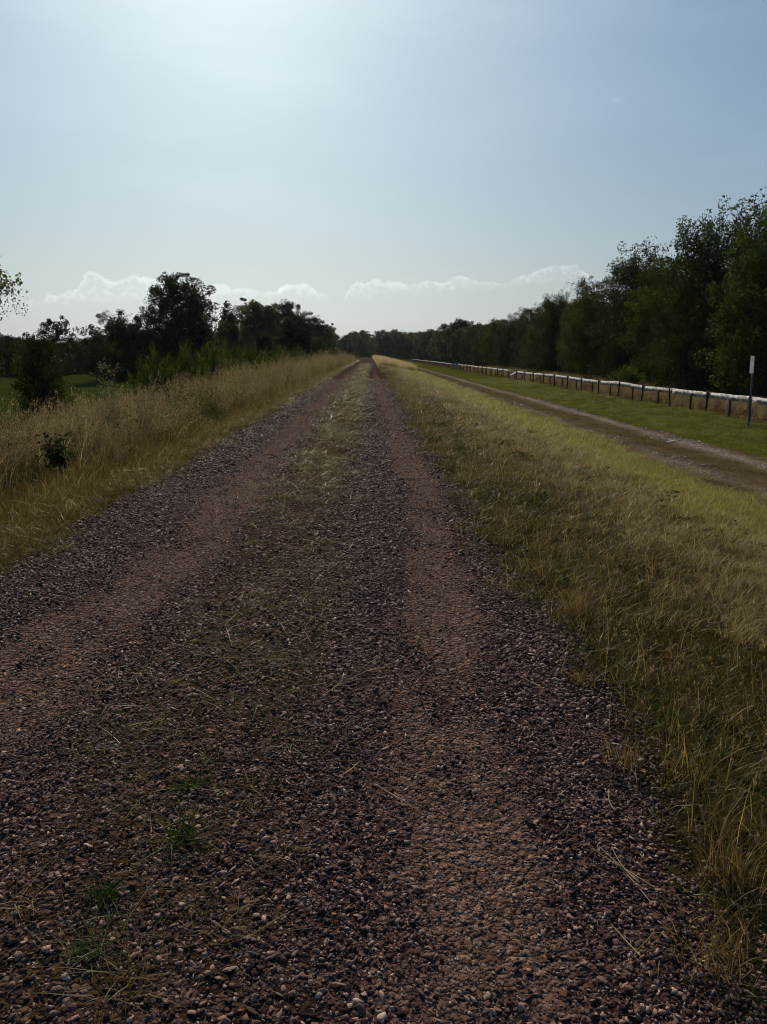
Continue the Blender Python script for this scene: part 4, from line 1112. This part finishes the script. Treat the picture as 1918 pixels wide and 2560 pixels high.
# tiny flowers and a bright blade in the right verge
M_PINK = leaf_material('pink_petal', (0.2, 0.035, 0.085), trans=0.4, rnd=0.1)
for i, (x, y, lb) in enumerate(((1.45, 3.5, 'tiny pink flower cluster in the dark right verge grass'), (1.50, 3.62, 'second tiny pink flower head just beyond the first'))):
    rg = np.random.RandomState(1120 + i)
    e = empty('flower', (x, y, gz(x, y)), i)
    V, F = tube([(0, 0, 0), (0.01, 0, 0.08), (0.015, 0.01, 0.15)], [0.002, 0.0018, 0.0014], 5)
    obj('stem', mesh_np('stem', V, [F], col=np.tile([[0.06, 0.08, 0.02]], (len(V), 1)), mat=M_GRASS), e)
    P = np.array([0.015, 0.01, 0.155]) + rg.normal(size=(26, 3)) * np.array([0.016, 0.016, 0.009])
    v, q = cards(rg, P, rg.uniform(0.006, 0.011, 26), 0.5)
    obj('petals', mesh_np('petals', v, [q], col=np.ones((len(v), 3)), mat=M_PINK), e); tag(e, lb, 'flower')

# ------------------------------------------------------------------ sky, sun, haze, camera
SUN_EL, SUN_AZ = 32.5, -9.5                       # degrees; azimuth from +Y towards +X
w = bpy.data.worlds.new('World'); scene.world = w; w.use_nodes = True
nt = NT.__new__(NT); nt.t = w.node_tree; nt.t.nodes.clear()
out = nt.n('ShaderNodeOutputWorld'); bg = nt.n('ShaderNodeBackground')
sky = nt.n('ShaderNodeTexSky'); sky.sky_type = 'NISHITA'; sky.sun_disc = False
sky.sun_elevation = R(SUN_EL); sky.sun_rotation = R(SUN_AZ % 360); sky.altitude = 100
sky.air_density = 1.0; sky.dust_density = 1.45; sky.ozone_density = 2.5
tc = nt.n('ShaderNodeTexCoord'); D = tc.outputs['Generated']
sp = nt.n('ShaderNodeSeparateXYZ'); nt.l(D, sp.inputs[0])
az = math_(nt, 'ARCTAN2', sp.outputs[0], sp.outputs[1]); el = math_(nt, 'ARCSINE', sp.outputs[2])
az = math_(nt, 'MULTIPLY', az, 180 / math.pi); el = math_(nt, 'MULTIPLY', el, 180 / math.pi)
A0, A1 = -40., 40.
def azramp(pts):
    return ramp(nt, math_(nt, 'MULTIPLY_ADD', az, 1 / (A1 - A0)), [((a - A0) / (A1 - A0), v_ / 8.0) for a, v_ in pts])
def azr(pts):
    f_ = math_(nt, 'MULTIPLY_ADD', az, 1 / (A1 - A0)); nt.t.nodes[-1].inputs[2].default_value = -A0 / (A1 - A0)
    return math_(nt, 'MULTIPLY', ramp(nt, f_, [((a - A0) / (A1 - A0), v_ / 8.0) for a, v_ in pts]), 8.0)
top = azr([(-38, 3.0), (-24, 3.6), (-21.4, 4.2), (-20, 4.6), (-19.3, 5.8), (-18.3, 5.55), (-17.2, 5.3), (-16.2, 5.95), (-15.2, 5.6), (-13, 4.8), (-11, 4.9), (-7, 4.9), (-4.65, 5.3), (-3.4, 4.7), (-2.4, 4.1), (-1.9, 4.1),
           (-1.2, 5.4), (0.6, 5.5), (2.5, 5.45), (4.5, 5.5), (6.8, 5.6), (9, 5.35), (11.4, 5.7), (13, 6.5), (14.3, 6.5), (15.6, 5.6), (17, 5.0), (38, 4.5)])
base = azr([(-38, 3.2), (-24, 3.0), (-19, 3.2), (-14, 3.4), (-8, 3.7), (-3, 3.8), (-1.5, 3.8), (3, 4.1), (8, 4.4), (12, 4.7), (16, 4.9), (38, 5.5)])
cv = nt.n('ShaderNodeCombineXYZ'); nt.l(az, cv.inputs[0]); nt.l(el, cv.inputs[1])
CV = cv.outputs[0]
puff = nt.n('ShaderNodeTexVoronoi'); puff.feature = 'SMOOTH_F1'; puff.inputs['Scale'].default_value = 0.75; puff.inputs['Smoothness'].default_value = 0.35; nt.l(CV, puff.inputs['Vector'])
n1 = noise(nt, CV, 1.6, 7, 0.6)
bump_ = math_(nt, 'SUBTRACT', 0.08, math_(nt, 'MULTIPLY', puff.outputs['Distance'], 0.7))
d = math_(nt, 'ADD', math_(nt, 'SUBTRACT', top, el), bump_)
d = math_(nt, 'ADD', d, math_(nt, 'MULTIPLY', math_(nt, 'SUBTRACT', n1, 0.5), 0.9))
def mr(v_, a, b, lo=0.0, hi=1.0, smooth=True):
    m_ = nt.n('ShaderNodeMapRange', interpolation_type='SMOOTHSTEP' if smooth else 'LINEAR')
    nt.l(v_, m_.inputs[0])
    for k_, q_ in ((1, a), (2, b), (3, lo), (4, hi)): m_.inputs[k_].default_value = q_
    return m_.outputs[0]
inside = mr(d, 0.0, 0.22)
fade = mr(math_(nt, 'ADD', math_(nt, 'SUBTRACT', el, base), math_(nt, 'MULTIPLY', math_(nt, 'SUBTRACT', n1, 0.5), 1.2)), -0.2, 0.7)
rim = math_(nt, 'MULTIPLY', math_(nt, 'MULTIPLY', inside, mr(d, 0.0, 0.6, 1.0, 0.0)), mr(noise(nt, CV, 0.7, 3, 0.5), 0.35, 0.62, 0.25, 1.15))
inner = math_(nt, 'MULTIPLY', ramp(nt, noise(nt, CV, 2.3, 6, 0.62), [(0.45, 0.0), (0.7, 1.0)]), inside)
glow = math_(nt, 'MULTIPLY', fade, math_(nt, 'ADD', math_(nt, 'MULTIPLY', rim, 0.24), math_(nt, 'ADD', math_(nt, 'MULTIPLY', inner, 0.17), math_(nt, 'MULTIPLY', inside, 0.04))))
# thin cirrus veil
cir = nt.n('ShaderNodeMapping'); cir.inputs['Scale'].default_value = (0.05, 0.16, 1); cir.inputs['Rotation'].default_value = (0, 0, R(-14)); nt.l(CV, cir.inputs[0])
veil = ramp(nt, noise(nt, cir.outputs[0], 1.0, 5, 0.5), [(0.45, 0.0), (0.75, 1.0)])
veil = math_(nt, 'MULTIPLY', veil, mr(el, 6, 12))
speck = math_(nt, 'MULTIPLY', mr(math_(nt, 'ADD', math_(nt, 'ABSOLUTE', math_(nt, 'SUBTRACT', az, 16.6)), math_(nt, 'MULTIPLY', math_(nt, 'ABSOLUTE', math_(nt, 'SUBTRACT', el, 16.0)), 3.5)), 0.1, 0.8, 1, 0), n1)
# white balance and soft shoulder of the sky's own light
def sky_tone(col):
    l0 = nt.n('ShaderNodeRGBToBW'); nt.l(col, l0.inputs[0])
    k_ = math_(nt, 'POWER', math_(nt, 'DIVIDE', l0.outputs[0], SKY_PIVOT), SKY_POW)
    return mixc(nt, 1.0, mixc(nt, 1.0, col, SKY_TINT, 'MULTIPLY'), k_, 'MULTIPLY')
SKY_PIVOT, SKY_POW, SKY_TINT = 12.0, -0.22, (1.12, 1.40, 1.51)
# pale haze low over the horizon
l1 = nt.n('ShaderNodeRGBToBW'); nt.l(sky.outputs[0], l1.inputs[0])
pale = mixc(nt, 1.0, (0.945, 0.79, 0.755), l1.outputs[0], 'MULTIPLY')
hz = math_(nt, 'MULTIPLY', math_(nt, 'POWER', 2.718, math_(nt, 'MULTIPLY', math_(nt, 'MAXIMUM', el, 0.0), -0.09)), 0.92)
SKYC = sky_tone(mixc(nt, hz, sky.outputs[0], pale))
lum = nt.n('ShaderNodeRGBToBW'); nt.l(SKYC, lum.inputs[0])
def scaled_white(k_): return math_(nt, 'MULTIPLY', lum.outputs[0], k_)
c = SKYC
gl = math_(nt, 'ADD', glow, math_(nt, 'ADD', math_(nt, 'MULTIPLY', veil, 0.10), math_(nt, 'MULTIPLY', speck, 0.25)))
add = math_(nt, 'MULTIPLY', lum.outputs[0], gl)
c = mixc(nt, 1.0, c, add, 'ADD')
nt.l(c, bg.inputs[0]); bg.inputs[1].default_value = 0.05
nt.l(bg.outputs[0], out.inputs[0])

sd = bpy.data.lights.new('sun', 'SUN'); sd.energy = 5.0; sd.angle = R(0.5); sd.color = (1.0, 0.87, 0.68)
so = bpy.data.objects.new('sun', sd); link(so)
so.rotation_euler = (R(90 - SUN_EL), 0, R(180 - SUN_AZ))
so.location = (0, 0, 50)

def haze():
    bm = bmesh.new(); box_bm(bm, -2400, 2400, -120, 2600, -3.2, 60)
    bmesh.ops.recalc_face_normals(bm, faces=bm.faces[:])
    me = bpy.data.meshes.new('haze'); bm.to_mesh(me); bm.free()
    nt = NT('haze_air')
    v = nt.n('ShaderNodeVolumePrincipled'); v.inputs['Color'].default_value = (0.82, 0.9, 1.0, 1); v.inputs['Density'].default_value = HAZE; v.inputs['Anisotropy'].default_value = 0.3
    nt.l(v.outputs[0], nt.out.inputs['Volume']); me.materials.append(nt.m)
    return tag(obj('haze', me), 'thin bluish air over the whole landscape', 'haze', kind='stuff')
HAZE = 0.00005
haze()

cd = bpy.data.cameras.new('camera'); cam = bpy.data.objects.new('camera', cd); link(cam)
cam.location = (0, 0, 1.6); cam.rotation_euler = (R(90 - 11.6), 0, R(-1.0))
cd.sensor_fit = 'VERTICAL'; cd.sensor_height = 34.6; cd.lens = 34.6 * 769 / 1024
cd.clip_start = 0.05; cd.clip_end = 20000
scene.camera = cam
scene.view_settings.view_transform = 'Standard'; scene.view_settings.look = 'None'
scene.view_settings.exposure = -0.3; scene.view_settings.gamma = 1.0
scene.cycles.use_denoising = True
scene.cycles.denoising_prefilter = 'ACCURATE'
scene.cycles.sample_clamp_indirect = 3.0
scene.cycles.use_adaptive_sampling = False
scene.cycles.filter_width = 1.05
scene.cycles.max_bounces = 6; scene.cycles.transparent_max_bounces = 4
